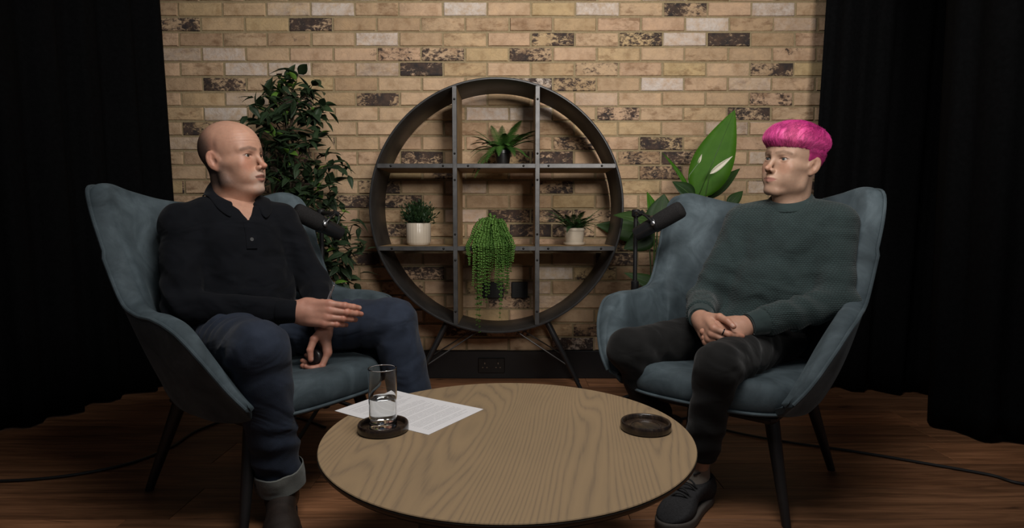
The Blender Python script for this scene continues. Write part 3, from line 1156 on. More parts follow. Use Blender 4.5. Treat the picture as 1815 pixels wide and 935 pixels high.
    for sx_, sy_, fx, fy in ((1, 1, 0.250, 0.240), (-1, 1, 0.250, 0.240), (1, -1, 0.250, 0.250), (-1, -1, 0.250, 0.250)):
        mb = MB()
        mb.tube([(sx_ * 0.188, sy_ * 0.165 + 0.03 * (sy_ > 0), 0.282), (sx_ * fx, sy_ * fy, 0.0)], [0.0205, 0.0115], 14)
        mb.build('leg', M_leg, e, local=True)
    return e
# chair local axes: +x = sitter's right, +y = forward
def chair_rot(f):
    return math.atan2(f[1], f[0]) - PI / 2
FA, FB = math.radians(-33), math.radians(229)
CA, CB = (-0.77, 1.83), (0.71, 1.88)
chairA = make_chair()
chairB = dup(chairA, (CB[0], CB[1], 0), FB - PI / 2)
chairA.location = (CA[0], CA[1], 0)
chairA.rotation_euler = (0, 0, FA - PI / 2)
tag(chairA, 'grey teal velvet wing armchair with the bald man in it', 'armchair', 'pair of velvet armchairs')
tag(chairB, 'grey teal velvet wing armchair with the pink haired man in it', 'armchair', 'pair of velvet armchairs')
bpy.context.view_layer.update()
# ------------------------------------------------------------------ people
def skin_material(name, rough=0.48):
    m, nt, b = newmat(name)
    at = nt.nodes.new('ShaderNodeVertexColor')
    at.layer_name = 'Col'
    v = coord(nt)
    n = noise(nt, v, 55, 5, 0.65)
    c = mixc(nt, 1.0, at.outputs[0], ramp(nt, n.outputs[0], [(0.3, (0.90, 0.87, 0.86)), (0.7, (1.07, 1.06, 1.05))]).outputs[0], 'MULTIPLY')
    nt.links.new(c, b.inputs['Base Color'])
    b.inputs['Roughness'].default_value = rough
    b.inputs['Specular IOR Level'].default_value = 0.4
    b.inputs['Subsurface Weight'].default_value = 0.12
    b.inputs['Subsurface Radius'].default_value = (0.012, 0.005, 0.003)
    b.inputs['Subsurface Scale'].default_value = 0.5
    bump(nt, b, noise(nt, v, 420, 3, 0.6).outputs[0], 0.12, 0.001)
    return m
M_skin = skin_material('skin')
M_eye = None
m, nt, b = newmat('eye')
at = nt.nodes.new('ShaderNodeVertexColor')
at.layer_name = 'Col'
nt.links.new(at.outputs[0], b.inputs['Base Color'])
b.inputs['Roughness'].default_value = 0.12
M_eye = m

def head_sdf(o):
    """head in local axes: x face, y left, z up; origin between the eyes' height and the ears"""
    E = o.get('eye', (0.0690, 0.0315, 0.0))
    op = o.get('mouth_open', 0.0)
    jw = o.get('jaw', 1.0)
    lid = o.get('lid', 0.0044)
    cn = o.get('chin', 1.0)
    Rear = np.array([[math.cos(.25), -math.sin(.42), 0], [math.sin(.42), math.cos(.25), 0], [0, 0, 1.0]])
    a1, a2 = -0.52, -0.20
    Rz = np.array([[math.cos(a1), -math.sin(a1), 0], [math.sin(a1), math.cos(a1), 0], [0, 0, 1]])
    Ry = np.array([[math.cos(a2), 0, math.sin(a2)], [0, 1, 0], [-math.sin(a2), 0, math.cos(a2)]])
    Rear = (Rz @ Ry).astype(np.float32)
    def fn(P):
        Q = P.copy()
        Q[:, 1] = np.abs(Q[:, 1])
        d = el(Q, (-0.014, 0, 0.034), (0.097, 0.0765, 0.086))
        d = smin(d, el(Q, (0.028, 0, 0.030), (0.064, 0.065, 0.070)), 0.02)
        d = smin(d, el(Q, (0.026, 0, -0.030), (0.058, 0.0605 * jw, 0.078)), 0.02)
        d = smin(d, rc(Q, (-0.006, 0.0555 * jw, -0.030), (0.006, 0.0505 * jw, -0.076), 0.016, 0.016), 0.024)
        d = smin(d, rc(Q, (0.006, 0.0505 * jw, -0.076), (0.066, 0.016, -0.107 + 0.012 * (1 - cn)), 0.016, 0.016), 0.022)
        d = smin(d, el(Q, (0.0765 - 0.004 * (1 - cn), 0, -0.107 + 0.012 * (1 - cn)), (0.0165, 0.021, 0.0155)), 0.014)
        d = smin(d, rc(Q, (0.057, 0.0415, -0.024), (0.012, 0.0585, -0.016), 0.0195, 0.010), 0.022)
        d = smin(d, el(Q, (0.052, 0.033, -0.055), (0.028, 0.022, 0.030)), 0.02)
        d = smin(d, rc(Q, (0.0835, 0.008, 0.018), (0.064, 0.046, 0.020), 0.0080, 0.0080), 0.014)
        # sockets
        d = smax(d, -el(Q, (0.0985, 0.0300, -0.001), (0.020, 0.0175, 0.0110)), 0.010)
        # lids
        ld = sph(Q, E, 0.0141)
        d = smin(d, ld, 0.0045)
        # nose
        nw = o.get('nose', 1.0)
        d = smin(d, rc(Q, (0.0835, 0, 0.010), (0.1030, 0, -0.029), 0.0066, 0.0082 * nw), 0.011)
        d = smin(d, el(Q, (0.1085, 0, -0.0345), (0.0112, 0.0088 * nw, 0.0088)), 0.007)
        d = smin(d, el(Q, (0.0965, 0.0112 * nw, -0.0395), (0.0098, 0.0054, 0.0068)), 0.0045)
        d = smax(d, -el(Q, (0.1030, 0.0062, -0.0460), (0.0055, 0.0030, 0.0040)), 0.0025)
        # muzzle and lips
        d = smin(d, el(Q, (0.070, 0, -0.069), (0.0265, 0.033, 0.029)), 0.016)
        dz = op * 0.5
        d = smin(d, rc(Q, (0.0955, 0.0030, -0.0622 + dz * .3), (0.0830, 0.0235, -0.0668), 0.0046, 0.0022), 0.006)
        d = smin(d, rc(Q, (0.0930, 0.0, -0.0735 - dz), (0.0825, 0.0215, -0.0690 - dz * .3), 0.0056, 0.0022), 0.006)
        d = smax(d, -rc(Q, (0.1050, 0, -0.0678 - dz * .35), (0.0885, 0.0260, -0.0685 - dz * .1), 0.0012 + op * 0.42, 0.0008), 0.0022)
        # chin crease
        d = smax(d, -el(Q, (0.0985 + o.get('crease', 0.0), 0, -0.0885), (0.006, 0.018, 0.005)), 0.008)
        # eye opening
        d = smax(d, -el(Q, (0.0900, E[1] + 0.0005, E[2] - 0.0004), (0.022, 0.0128, lid)), 0.0016)
        # ears
        ec = (-0.014, 0.0785, -0.009)
        es = o.get('ear', 1.08)
        T_ = ((Q - _p(ec)) @ Rear) / es
        er = el(T_, (0, 0, 0.001), (0.0185, 0.0062, 0.0310))
        er = smin(er, el(T_, (0.006, -0.001, -0.027), (0.0085, 0.0055, 0.0105)), 0.007)
        er = smax(er, -el(T_, (0.001, 0.0080, 0.005), (0.0135, 0.0072, 0.0230)), 0.002)
        er = smin(er, rcs(T_, [(-0.001, 0.0005, 0.020), (-0.0065, 0.001, 0.004), (-0.003, 0.001, -0.015)], [0.0022, 0.0032, 0.0036]), 0.004)
        er = smin(er, el(Q, (-0.006, 0.0680, -0.006), (0.014, 0.0110, 0.0240)), 0.006)
        er = smax(er, -el(T_, (0.005, 0.0070, -0.004), (0.0070, 0.0062, 0.0095)), 0.003)
        d = smin(d, er, 0.006)
        d = smin(d, el(Q, (0.0060, 0.0720, -0.010), (0.0050, 0.0042, 0.0075)), 0.006)
        # neck
        d = smin(d, rc(P, (-0.028, 0, -0.040), o['neck'], 0.054, 0.058), 0.022)
        d = smin(d, rc(P, (0.020, 0, -0.085), (o['neck'][0] + 0.034, o['neck'][1], o['neck'][2]), 0.030, 0.032), 0.025)
        for c_, r_, k_ in o.get('extra', []):
            d = smin(d, el(Q, c_, r_), k_)
        return d
    return fn

def seg_d(P, a, b):
    return rc(P, a, b, 0, 0)

def head_colors(v, o):
    Q = v.copy().astype(np.float32)
    Q[:, 1] = np.abs(Q[:, 1])
    S = np.array(o['skin'])
    C = np.tile(S, (len(v), 1))
    def mix(mask, col):
        nonlocal C
        C = C * (1 - mask[:, None]) + np.array(col)[None] * mask[:, None]
    red = S * np.array(o.get('flush', (1.02, 0.80, 0.76)))
    mix(0.6 * sstep(0.032, 0.010, np.linalg.norm(Q - _p((0.075, 0.040, -0.028)), axis=1)), red)
    mix(0.75 * sstep(0.022, 0.006, np.linalg.norm(Q - _p((0.112, 0, -0.036)), axis=1)), red)
    mix(0.55 * sstep(0.012, 0.004, np.abs(Q[:, 1] - 0.083)) * sstep(0.03, 0.01, np.abs(Q[:, 0] + 0.012)), red)
    # eye surround
    mix(0.35 * sstep(0.022, 0.011, np.linalg.norm(Q - _p((0.082, 0.0315, -0.002)), axis=1)), S * np.array((0.80, 0.66, 0.62)))
    nz = vnoise(v * 700.0, 3) * 0.5 + 0.5
    nz2 = vnoise(v * 300.0, 5) * 0.5 + 0.5
    if 'buzz' in o:
        mk = sstep(0.022, -0.040, Q[:, 0] + 0.5 * (Q[:, 2] - 0.02)) * sstep(0.112, 0.050, Q[:, 2]) * sstep(-0.105, -0.075, Q[:, 2])
        mk = np.maximum(mk, 0.55 * sstep(0.016, 0.0, np.abs(Q[:, 0] + 0.002)) * sstep(0.03, 0.06, Q[:, 1]) * sstep(-0.015, 0.02, Q[:, 2]) * sstep(0.07, 0.04, Q[:, 2]))
        ear = sstep(0.074, 0.080, Q[:, 1]) * sstep(0.036, 0.028, Q[:, 2])
        mix(o.get('buzz_amt', 0.75) * mk * (1 - ear) * (0.75 + 0.25 * nz), o['buzz'])
    if 'beard' in o:
        mk = sstep(0.036, 0.016, np.linalg.norm((Q - _p((0.088, 0, -0.100))) * _p((0.75, 1.0, 1.15)), axis=1))
        mk = np.maximum(mk, 0.8 * sstep(0.016, 0.007, seg_d(Q, (0.098, 0.0, -0.054), (0.082, 0.028, -0.066))))
        mk = np.maximum(mk, 0.22 * sstep(0.02, 0.008, seg_d(Q, (0.07, 0.03, -0.10), (0.045, 0.042, -0.095))))
        mix(o.get('beard_amt', 0.7) * mk * (0.55 + 0.45 * nz), o['beard'])
    bp = o.get('brow_pts', ((0.0905, 0.012, 0.0185), (0.084, 0.032, 0.0235), (0.068, 0.051, 0.018)))
    Qz, bz = Q * _p((0, 1, 1)), [(0, p_[1], p_[2]) for p_ in bp]
    bd_ = np.minimum(seg_d(Qz, bz[0], bz[1]), seg_d(Qz, bz[1], bz[2])) + (Q[:, 0] < 0.045) * 1.0
    mix(o.get('brow_amt', 0.85) * sstep(o.get('brow_w', 0.0072), 0.0022, bd_) * (0.6 + 0.4 * nz2), o['brow'])
    # lips
    op = o.get('mouth_open', 0)
    sw = np.clip(1 - (Q[:, 1] / 0.0245) ** 2, 0, 1)
    bow = 1 - 0.22 * np.exp(-(Q[:, 1] / 0.004) ** 2)
    zt = -0.0678 + 0.0066 * sw ** 0.7 * bow
    zb = -0.0682 - 0.0092 * sw ** 0.75 - op * 0.5 * sw
    mk = sstep(0.0012, -0.0008, Q[:, 2] - zt) * sstep(-0.0012, 0.0010, Q[:, 2] - zb) * sstep(0.0, 0.12, sw) * (Q[:, 0] > 0.07)
    mix(0.8 * mk, o['lip'])
    # inside of mouth, nostrils, lash line
    mix(0.9 * sstep(0.0012 + op * 0.20, 0.0003 + op * 0.10, np.abs(Q[:, 2] + 0.0680 + op * 0.17)) * sstep(0.0, 0.25, sw) * (Q[:, 0] > 0.07) * (0.55 if op == 0 else 1.0), S * 0.2)
    mix(0.8 * sstep(0.0055, 0.003, np.linalg.norm((Q - _p((0.1025, 0.0062, -0.0445))) * _p((1, 1.4, 1.2)), axis=1)), S * 0.25)
    E = o.get('eye', (0.0690, 0.0315, 0.0))
    q = (Q - _p((0.083, E[1] + 0.0005, E[2] - 0.0004))) / _p((0.02, 0.0135, o.get('lid', 0.0044) + 0.0012))
    rr = np.linalg.norm(q[:, 1:], axis=1)
    mix(0.75 * sstep(0.30, 0.12, np.abs(rr - 1.0)) * sstep(-0.3, 0.3, q[:, 2]) * (Q[:, 0] > 0.06), S * np.array((0.22, 0.16, 0.14)))
    return C

def eyeball(c, gaze, r=0.0124, iris=(0.10, 0.075, 0.05), name='eyeball'):
    """sphere with rings about the gaze axis so the iris is a clean disc"""
    g = Vector(gaze).normalized()
    up = g.orthogonal().normalized()
    sd = g.cross(up)
    angs = [0.0, 0.08, 0.165, 0.17, 0.30, 0.43, 0.455, 0.50, 0.8, 1.2, 1.6, 2.2, 3.0]
    V, Fc, C = [], [], []
    n = 28
    for a in angs:
        for k in range(n):
            p = 2 * PI * k / n
            V.append(Vector(c) + (g * math.cos(a) + (up * math.cos(p) + sd * math.sin(p)) * math.sin(a)) * r)
            if a <= 0.166:
                C.append((0.004, 0.004, 0.004))
            elif a < 0.44:
                C.append(tuple(np.array(iris) * (0.8 + 0.5 * ((k * 7) % 5) / 5)))
            elif a < 0.46:
                C.append(tuple(np.array(iris) * 0.35))
            else:
                C.append((0.42, 0.38, 0.35))
    for i in range(len(angs) - 1):
        for k in range(n):
            Fc.append((i * n + k, (i + 1) * n + k, (i + 1) * n + (k + 1) % n, i * n + (k + 1) % n))
    return mesh(name, [tuple(p) for p in V], Fc, True, np.array(C))

# ---- hands
FING = {'index': (0.090, 0.0285, (0.043, 0.026, 0.021), 0.0100), 'middle': (0.093, 0.0095, (0.047, 0.029, 0.022), 0.0102),
        'ring': (0.089, -0.0105, (0.043, 0.027, 0.022), 0.0098), 'pinky': (0.081, -0.0290, (0.034, 0.021, 0.019), 0.0088)}
def hand_chain(pose):
    """joint positions in hand space (x to the fingertips, y to the thumb, z out of the back)"""
    out = {}
    for f, (bx_, by_, ls, r) in FING.items():
        mcp, pip, dip, spread = pose[f]
        p = np.array([bx_, by_, -0.002])
        pts = [p]
        a = 0.0
        for ang, l in zip((mcp, pip, dip), ls):
            a += ang
            dr = np.array([math.cos(a) * math.cos(spread), math.cos(a) * math.sin(spread), -math.sin(a)])
            p = p + dr * l
            pts.append(p)
        out[f] = (pts, [r, r * 0.95, r * 0.88, r * 0.74])
    # thumb: direction vectors of its three bones
    t0 = np.array([0.018, 0.026, -0.008])
    pts = [t0]
    p = t0
    for dr, l in zip(pose['thumb'], (0.046, 0.034, 0.027)):
        dr = np.array(dr, float)
        p = p + dr / np.linalg.norm(dr) * l
        pts.append(p)
    out['thumb'] = (pts, [0.0145, 0.0115, 0.0100, 0.0082])
    return out
def hand_sdf(pose):
    ch = hand_chain(pose)
    def fn(P):
        palm = rbox(P, (0.048, 0.001, -0.004), (0.043, 0.037, 0.0125), 0.0115)
        palm = smin(palm, rc(P, (-0.005, 0, -0.003), (0.03, 0, -0.003), 0.023, 0.022), 0.02)
        palm = smin(palm, el(P, (0.032, 0.024, -0.012), (0.030, 0.017, 0.014)), 0.012)
        palm = smin(palm, el(P, (0.035, -0.024, -0.011), (0.034, 0.014, 0.012)), 0.012)
        d0 = palm
        for f in FING:
            pts, rd = ch[f]
            palm = smin(palm, rc(P, (0.035, FING[f][1] * 0.8, -0.001), pts[0], 0.011, rd[0] * 1.08), 0.010)
        d = palm
        for f in list(FING) + ['thumb']:
            pts, rd = ch[f]
            e = None
            for i in range(3):
                q = rc(P, pts[i], pts[i + 1], rd[i], rd[i + 1])
                e = q if e is None else smin(e, q, 0.003)
            # knuckle swell
            e = smin(e, sph(P, pts[1], rd[1] * 1.05), 0.003)
            d = np.minimum(d, smin(palm, e, 0.009))
        # wrist and forearm
        wr = el(P, (-0.008, 0, -0.003), (0.045, 0.029, 0.021))
        arm = rc(P, (0.0, 0, -0.003), (-0.032, 0, -0.002), 0.0235, 0.0245)
        d = smin(d, smin(wr, arm, 0.02), 0.015)
        return d
    return fn, ch
def hand_colors(v, ch, S, nail):
    S = np.array(S)
    C = np.tile(S, (len(v), 1))
    v32 = v.astype(np.float32)
    red = S * np.array((1.04, 0.80, 0.76))
    for f, (pts, rd) in ch.items():
        for j, amt in ((0, 0.5), (1, 0.5), (2, 0.35)):
            m_ = amt * sstep(0.014, 0.005, np.linalg.norm(v32 - _p(pts[j]), axis=1) - 0.004)
            C = C * (1 - m_[:, None]) + red * m_[:, None]
        m_ = 0.65 * sstep(0.020, 0.006, np.linalg.norm(v32 - _p(pts[3]), axis=1))
        C = C * (1 - m_[:, None]) + red * m_[:, None]
        # nail: dorsal side of the tip
        ax = pts[3] - pts[2]
        ax /= np.linalg.norm(ax)
        if f == 'thumb':
            dz = np.cross(ax, np.cross(np.array([0.0, 0.55, 0.85]), ax))
        else:
            sd = np.array([0, 1.0, 0])
            dz = np.cross(ax, sd) * -1
            if dz[2] < 0 and abs(ax[2]) < 0.9:
                dz = -dz
            if np.dot(dz, np.cross(sd, ax)) > 0:
                pass
        dz /= np.linalg.norm(dz)
        nc = pts[3] + dz * rd[3] * 0.9 - ax * 0.001
        q = v32 - _p(nc)
        u = q @ _p(ax)
        w = np.linalg.norm(q - u[:, None] * _p(ax), axis=1)
        m_ = 0.7 * sstep(0.0062, 0.0045, np.abs(u)) * sstep(0.0058, 0.0044, w)
        C = C * (1 - m_[:, None]) + np.array(nail) * m_[:, None]
    return C

class Mesher:
    """collects transformed pieces of one body into one mesh"""
    def __init__(s):
        s.v, s.f, s.c, s.n = [], [], [], 0
    def add(s, v, f, c):
        s.v.append(v)
        s.f.append(f + s.n)
        s.c.append(c)
        s.n += len(v)
    def me(s, name):
        return mesh(name, np.concatenate(s.v), np.concatenate(s.f), True, np.concatenate(s.c))

def frame(x, zhint):
    x = np.array(x, float)
    x /= np.linalg.norm(x)
    z = np.array(zhint, float)
    z -= x * (z @ x)
    z /= np.linalg.norm(z)
    y = np.cross(z, x)
    return np.stack([x, y, z], 1)    # columns

def add_hand(M, pose, wrist, xdir, zdir, left, S, nail, h=0.0019, scale=1.0):
    """left hand: thumb on -y side of frame(x,z) mirrored"""
    fn, ch = hand_sdf(pose)
    v, f = nets(fn, (-0.09, -0.085, -0.115), (0.21, 0.10, 0.055), h)
    c = hand_colors(v, ch, S, nail)
    R = frame(xdir, zdir)
    if left:
        # for a left hand with back up and fingers forward the thumb points right (-y)
        v = v * np.array([1, -1, 1])
        f = f[:, ::-1]
    w = (v * scale) @ R.T + np.array(wrist)
    M.add(w, f, c)
    def tow(p):
        p = np.array(p, float) * scale
        if left:
            p = p * np.array([1, -1, 1])
        return R @ p + np.array(wrist)
    return {k: [tow(q) for q in pts] for k, (pts, _) in ch.items()}, tow

def cloth_material(name, col, rough=0.85, bmp=0.2, bscale=500, sheen=0.15, var=0.2, kind=None, vscale=20, spec=0.2, rotz=0.0, wrinkle=0.45):
    m, nt, b = newmat(name)
    v = coord(nt)
    n = noise(nt, v, vscale, 5, 0.6)
    c = ramp(nt, n.outputs[0], [(0.3, tuple(x * (1 - var) for x in col)), (0.7, tuple(x * (1 + var) for x in col))]).outputs[0]
    b.inputs['Roughness'].default_value = rough
    b.inputs['Specular IOR Level'].default_value = spec
    b.inputs['Sheen Weight'].default_value = sheen
    b.inputs['Sheen Roughness'].default_value = 0.5
    if kind == 'knit':
        wob = nt.nodes.new('ShaderNodeVectorMath')
        wob.operation = 'MULTIPLY_ADD'
        nt.links.new(noise(nt, v, 25, 2).outputs['Color'], wob.inputs[0])
        wob.inputs[1].default_value = (0.012, 0.012, 0.010)
        nt.links.new(v, wob.inputs[2])
        vr = mapping(nt, wob.outputs[0], (1, 1, 1), (0, 0, rotz))
        sp = nt.nodes.new('ShaderNodeSeparateXYZ')
        nt.links.new(vr, sp.inputs[0])
        zz = math_n(nt, 'MULTIPLY', sp.outputs[2], 170.0)
        zi = math_n(nt, 'FLOOR', zz)
        zf = math_n(nt, 'FRACT', zz)
        par = math_n(nt, 'MULTIPLY', math_n(nt, 'MODULO', math_n(nt, 'ADD', zi, 1000.0), 2.0), 0.5)
        xx = math_n(nt, 'FRACT', math_n(nt, 'ADD', math_n(nt, 'MULTIPLY', math_n(nt, 'ADD', sp.outputs[0], math_n(nt, 'MULTIPLY', sp.outputs[1], 0.55)), 96.0), par))
        hx = math_n(nt, 'SINE', math_n(nt, 'MULTIPLY', xx, PI))
        hz = math_n(nt, 'SINE', math_n(nt, 'MULTIPLY', zf, PI))
        hh = math_n(nt, 'POWER', math_n(nt, 'MULTIPLY', hx, hz), 0.7)
        c = mixc(nt, 1.0, c, ramp(nt, hh, [(0.05, (0.62, 0.62, 0.62)), (0.55, (1.02, 1.02, 1.02)), (1.0, (1.15, 1.15, 1.15))]).outputs[0], 'MULTIPLY')
        hgt = math_n(nt, 'ADD', hh, math_n(nt, 'MULTIPLY', noise(nt, v, 900, 2).outputs[0], 0.15))
        bump(nt, b, hgt, 0.6, 0.0025)
    elif kind == 'denim':
        w1 = noise(nt, mapping(nt, v, (1, 1, 0.25)), 900, 2)
        n9 = noise(nt, v, 7, 4)
        c = mixc(nt, 1.0, c, ramp(nt, n9.outputs[0], [(0.3, (0.75, 0.78, 0.82)), (0.7, (1.25, 1.22, 1.18))]).outputs[0], 'MULTIPLY')
        bump(nt, b, w1.outputs[0], 0.35, 0.0015)
    elif kind == 'rib':
        vr = mapping(nt, v, (1, 1, 1), (0, 0, rotz))
        sp = nt.nodes.new('ShaderNodeSeparateXYZ')
        nt.links.new(vr, sp.inputs[0])
        s_ = math_n(nt, 'SINE', math_n(nt, 'MULTIPLY', math_n(nt, 'ADD', sp.outputs[0], sp.outputs[1]), 1400.0))
        bump(nt, b, s_, 0.3, 0.001)
    else:
        bump(nt, b, noise(nt, v, bscale, 4, 0.65).outputs[0], bmp, 0.0015)
    nt.links.new(c, b.inputs['Base Color'])
    if wrinkle:
        prev = b.inputs['Normal'].links[0].from_node
        wn = noise(nt, mapping(nt, v, (1.0, 1.0, 1.9), (0.5, 0.35, 0.0)), 6.0, 2, 0.35, 1.2)
        wr = ramp(nt, wn.outputs[0], [(0.0, 0.0), (0.30, 0.12), (0.50, 0.5), (0.70, 0.88), (1.0, 1.0)], 'B_SPLINE')
        bn = nt.nodes.new('ShaderNodeBump')
        bn.inputs['Strength'].default_value = wrinkle
        bn.inputs['Distance'].default_value = 0.02
        nt.links.new(wr.outputs[0], bn.inputs['Height'])
        nt.links.new(bn.outputs[0], prev.inputs['Normal'])
    return m

def V3(*a):
    return np.array(a, float)
def bounds(pts, pad):
    p = np.array(pts)
    return p.min(0) - pad, p.max(0) + pad
def sdf_part(name, fn, lo, hi, h, mat, parent, disp=None, cols=None):
    v, f = nets(fn, lo, hi, h)
    if disp is not None:
        v = displace(fn, v, disp(v))
    me = mesh(name, v, f, True, cols(v) if cols else None)
    return link(name, me, mat, parent)
def fold(v, a, ax, freq, amp, rad, seed=0, sharp=1.0):
    """creases around point a, running across axis ax"""
    q = v - np.array(a)
    ax = np.array(ax, float)
    ax /= np.linalg.norm(ax)
    u = q @ ax
    w = np.exp(-(np.linalg.norm(q, axis=1) / rad) ** 2)
    n = vnoise(v * 14.0, seed) * 1.6 + vnoise(v * 5.0, seed + 9) * 2.0
    s = np.sin(u * freq + n)
    s = 0.6 * s + 0.4 * (1 - 2 * np.abs(np.sin(u * freq * 0.5 + n)))
    return amp * w * s
def crumple(v, amp, sc, seed, stretch=(1, 1, 1)):
    q = v * np.array(stretch) * sc
    n = vnoise(q, seed)
    n2 = vnoise(q * 2.1 + 7.7, seed + 1)
    return amp * ((1 - 2 * np.abs(n)) * 0.7 + 0.3 * n2)
def shoe(parent, ankle, dirv, mat_up, mat_sole, mat_lace, L=0.285, high=0.10, sole_h=0.022, heel_light=False):
    d = V3(dirv[0], dirv[1], 0)
    d /= np.linalg.norm(d)
    s = V3(-d[1], d[0], 0)
    R = np.stack([d, s, V3(0, 0, 1)], 1)
    o = V3(ankle[0], ankle[1], 0) - d * 0.07
    def up(P):
        Q = ((P - _p(o)) @ _p(R))
        e = rc(Q, (0.045, 0, 0.055), (0.06, 0, high), 0.043, 0.044)
        e = smin(e, el(Q, (0.045, 0, 0.045), (0.058, 0.040, 0.050)), 0.02)
        e = smin(e, rc(Q, (0.09, 0, 0.065), (0.19, 0, 0.040), 0.040, 0.034), 0.02)
        e = smin(e, el(Q, (0.205, 0.004, 0.035), (0.075, 0.046, 0.033)), 0.02)
        e = smax(e, 0.012 - Q[:, 2], 0.006)
        e = smax(e, Q[:, 2] - high - 0.008 + 0.25 * np.abs(Q[:, 0] - 0.05), 0.006)
        return e
    lo, hi = bounds([o, o + d * L], 0.09)
    lo[2], hi[2] = -0.01, high + 0.06
    u = sdf_part('shoe', up, lo, hi, 0.004, mat_up, parent)
    def so(P):
        Q = ((P - _p(o)) @ _p(R))
        e = el(Q * _p((1, 1, 0)), (0.06, 0, 0), (0.075, 0.041, 1))
        e = smin(e, el(Q * _p((1, 1, 0)), (0.195, 0.004, 0), (0.092, 0.050, 1)), 0.05)
        k = sole_h + 0.012 * sstep(0.06, 0.0, Q[:, 0]) + 0.006 * sstep(0.2, 0.28, Q[:, 0])
        return np.maximum(smax(e, Q[:, 2] - k, 0.008), 0.001 - Q[:, 2])
    sdf_part('sole', so, lo, hi, 0.004, mat_sole, u)
    mb = MB()
    for i in range(5):
        t = i / 4
        c_ = np.array([0.100 + 0.075 * t, 0, 0.098 - 0.028 * t])
        pts = []
        for k in range(7):
            a = -1 + 2 * k / 6
            p = c_ + np.array([0.006 * a * (1 if i % 2 else -1), 0.026 * a, 0.003 - 0.016 * a * a])
            pts.append(tuple(R @ p + o))
        mb.tube(pts, 0.0028, 6)
    for sg in (-1, 1):
        pts = []
        for k in range(10):
            a = k / 9 * PI * 1.5
            p = np.array([0.092 + 0.016 * math.cos(a), sg * (0.008 + 0.020 * math.sin(a * 0.6)), 0.106 + 0.006 * math.sin(a)])
            pts.append(tuple(R @ p + o))
        mb.tube(pts, 0.0026, 6)
    mb.build('laces', mat_lace, u)
    return u

# ================================================================== left man (bald, navy polo)
hA_pos, hA_R, hA_s = V3(-0.903, 1.924, 1.028), rot_ypr(math.radians(-13.5), math.radians(4.4), math.radians(4.2)), 1.0
fT = V3(math.cos(math.radians(-45)), math.sin(math.radians(-45)), 0)
rT = V3(fT[1], -fT[0], 0)
RT = np.stack([fT, rT, V3(0, 0, 1)], 1)
man = empty('person', (CA[0], CA[1], 0))
tag(man, 'bald man in a navy polo and turned-up jeans sitting in the left armchair', 'person')
skinA = (0.50, 0.280, 0.195)
oA = dict(skin=skinA, neck=tuple(hA_R.T @ (V3(-0.915, 1.945, 0.85) - hA_pos)), lip=(0.33, 0.13, 0.10), brow=(0.085, 0.055, 0.04), brow_amt=0.8, brow_w=0.008, buzz=(0.050, 0.041, 0.037), buzz_amt=0.95, ear=1.0, chin=0.85,
          beard=(0.50, 0.42, 0.36), beard_amt=0.62, mouth_open=0.013, jaw=1.02, lid=0.0050,
          extra=[((0.058, 0.030, -0.060), (0.016, 0.014, 0.020), 0.015), ((0.020, 0, -0.112), (0.04, 0.034, 0.02), 0.03)])
MA = Mesher()
fnh = head_sdf(oA)
v, f = nets(fnh, (-0.19, -0.13, -0.24), (0.14, 0.13, 0.14), 0.0023)
# forehead lines, crow's feet
fl = sstep(0.03, 0.05, v[:, 0]) * sstep(0.034, 0.046, v[:, 2]) * sstep(0.088, 0.066, v[:, 2])
amt = -0.0009 * fl * np.maximum(0, np.sin((v[:, 2] + 0.10 * v[:, 1] ** 2 * 8 + 0.002 * vnoise(v * 40.0, 2)) * 2 * PI / 0.0105)) ** 2
v = displace(fnh, v, amt)
cA = head_colors(v, oA)
MA.add(v @ hA_R.T * hA_s + hA_pos, f, cA)

chA = V3(-0.900, 1.905, 0.735)
blA = V3(-0.865, 1.885, 0.59)
peA = V3(-0.850, 1.880, 0.475)
shR, shL = V3(-0.905, 1.915, 0.815) + rT * 0.150, V3(-0.905, 1.915, 0.820) - rT * 0.152
elR, wrR = V3(-0.955, 1.690, 0.572), V3(-0.645, 1.735, 0.556)
elL, wrL = V3(-0.675, 2.000, 0.612), V3(-0.592, 1.815, 0.498)
hipR, knR, anR = V3(-0.925, 1.825, 0.465), V3(-0.660, 1.510, 0.488), V3(-0.640, 1.585, 0.09)
hipL, knL, anL = V3(-0.838, 1.975, 0.465), V3(-0.385, 1.885, 0.498), V3(-0.275, 1.83, 0.10)
def torsoA(P):
    d = el(P, chA, (0.118, 0.165, 0.150), RT)
    d = smin(d, el(P, blA, (0.128, 0.158, 0.130), RT), 0.06)
    d = smin(d, el(P, peA, (0.120, 0.165, 0.095), RT), 0.06)
    d = smin(d, rc(P, shR, shL, 0.058, 0.058), 0.06)
    d = smin(d, rc(P, shR * .5 + V3(-0.912, 1.935, 0.87) * .5, shL * .5 + V3(-0.912, 1.935, 0.87) * .5, 0.052, 0.052), 0.05)
    d = smin(d, rc(P, V3(-0.918, 1.945, 0.82), V3(-0.914, 1.94, 0.868), 0.072, 0.058), 0.03)
    return d
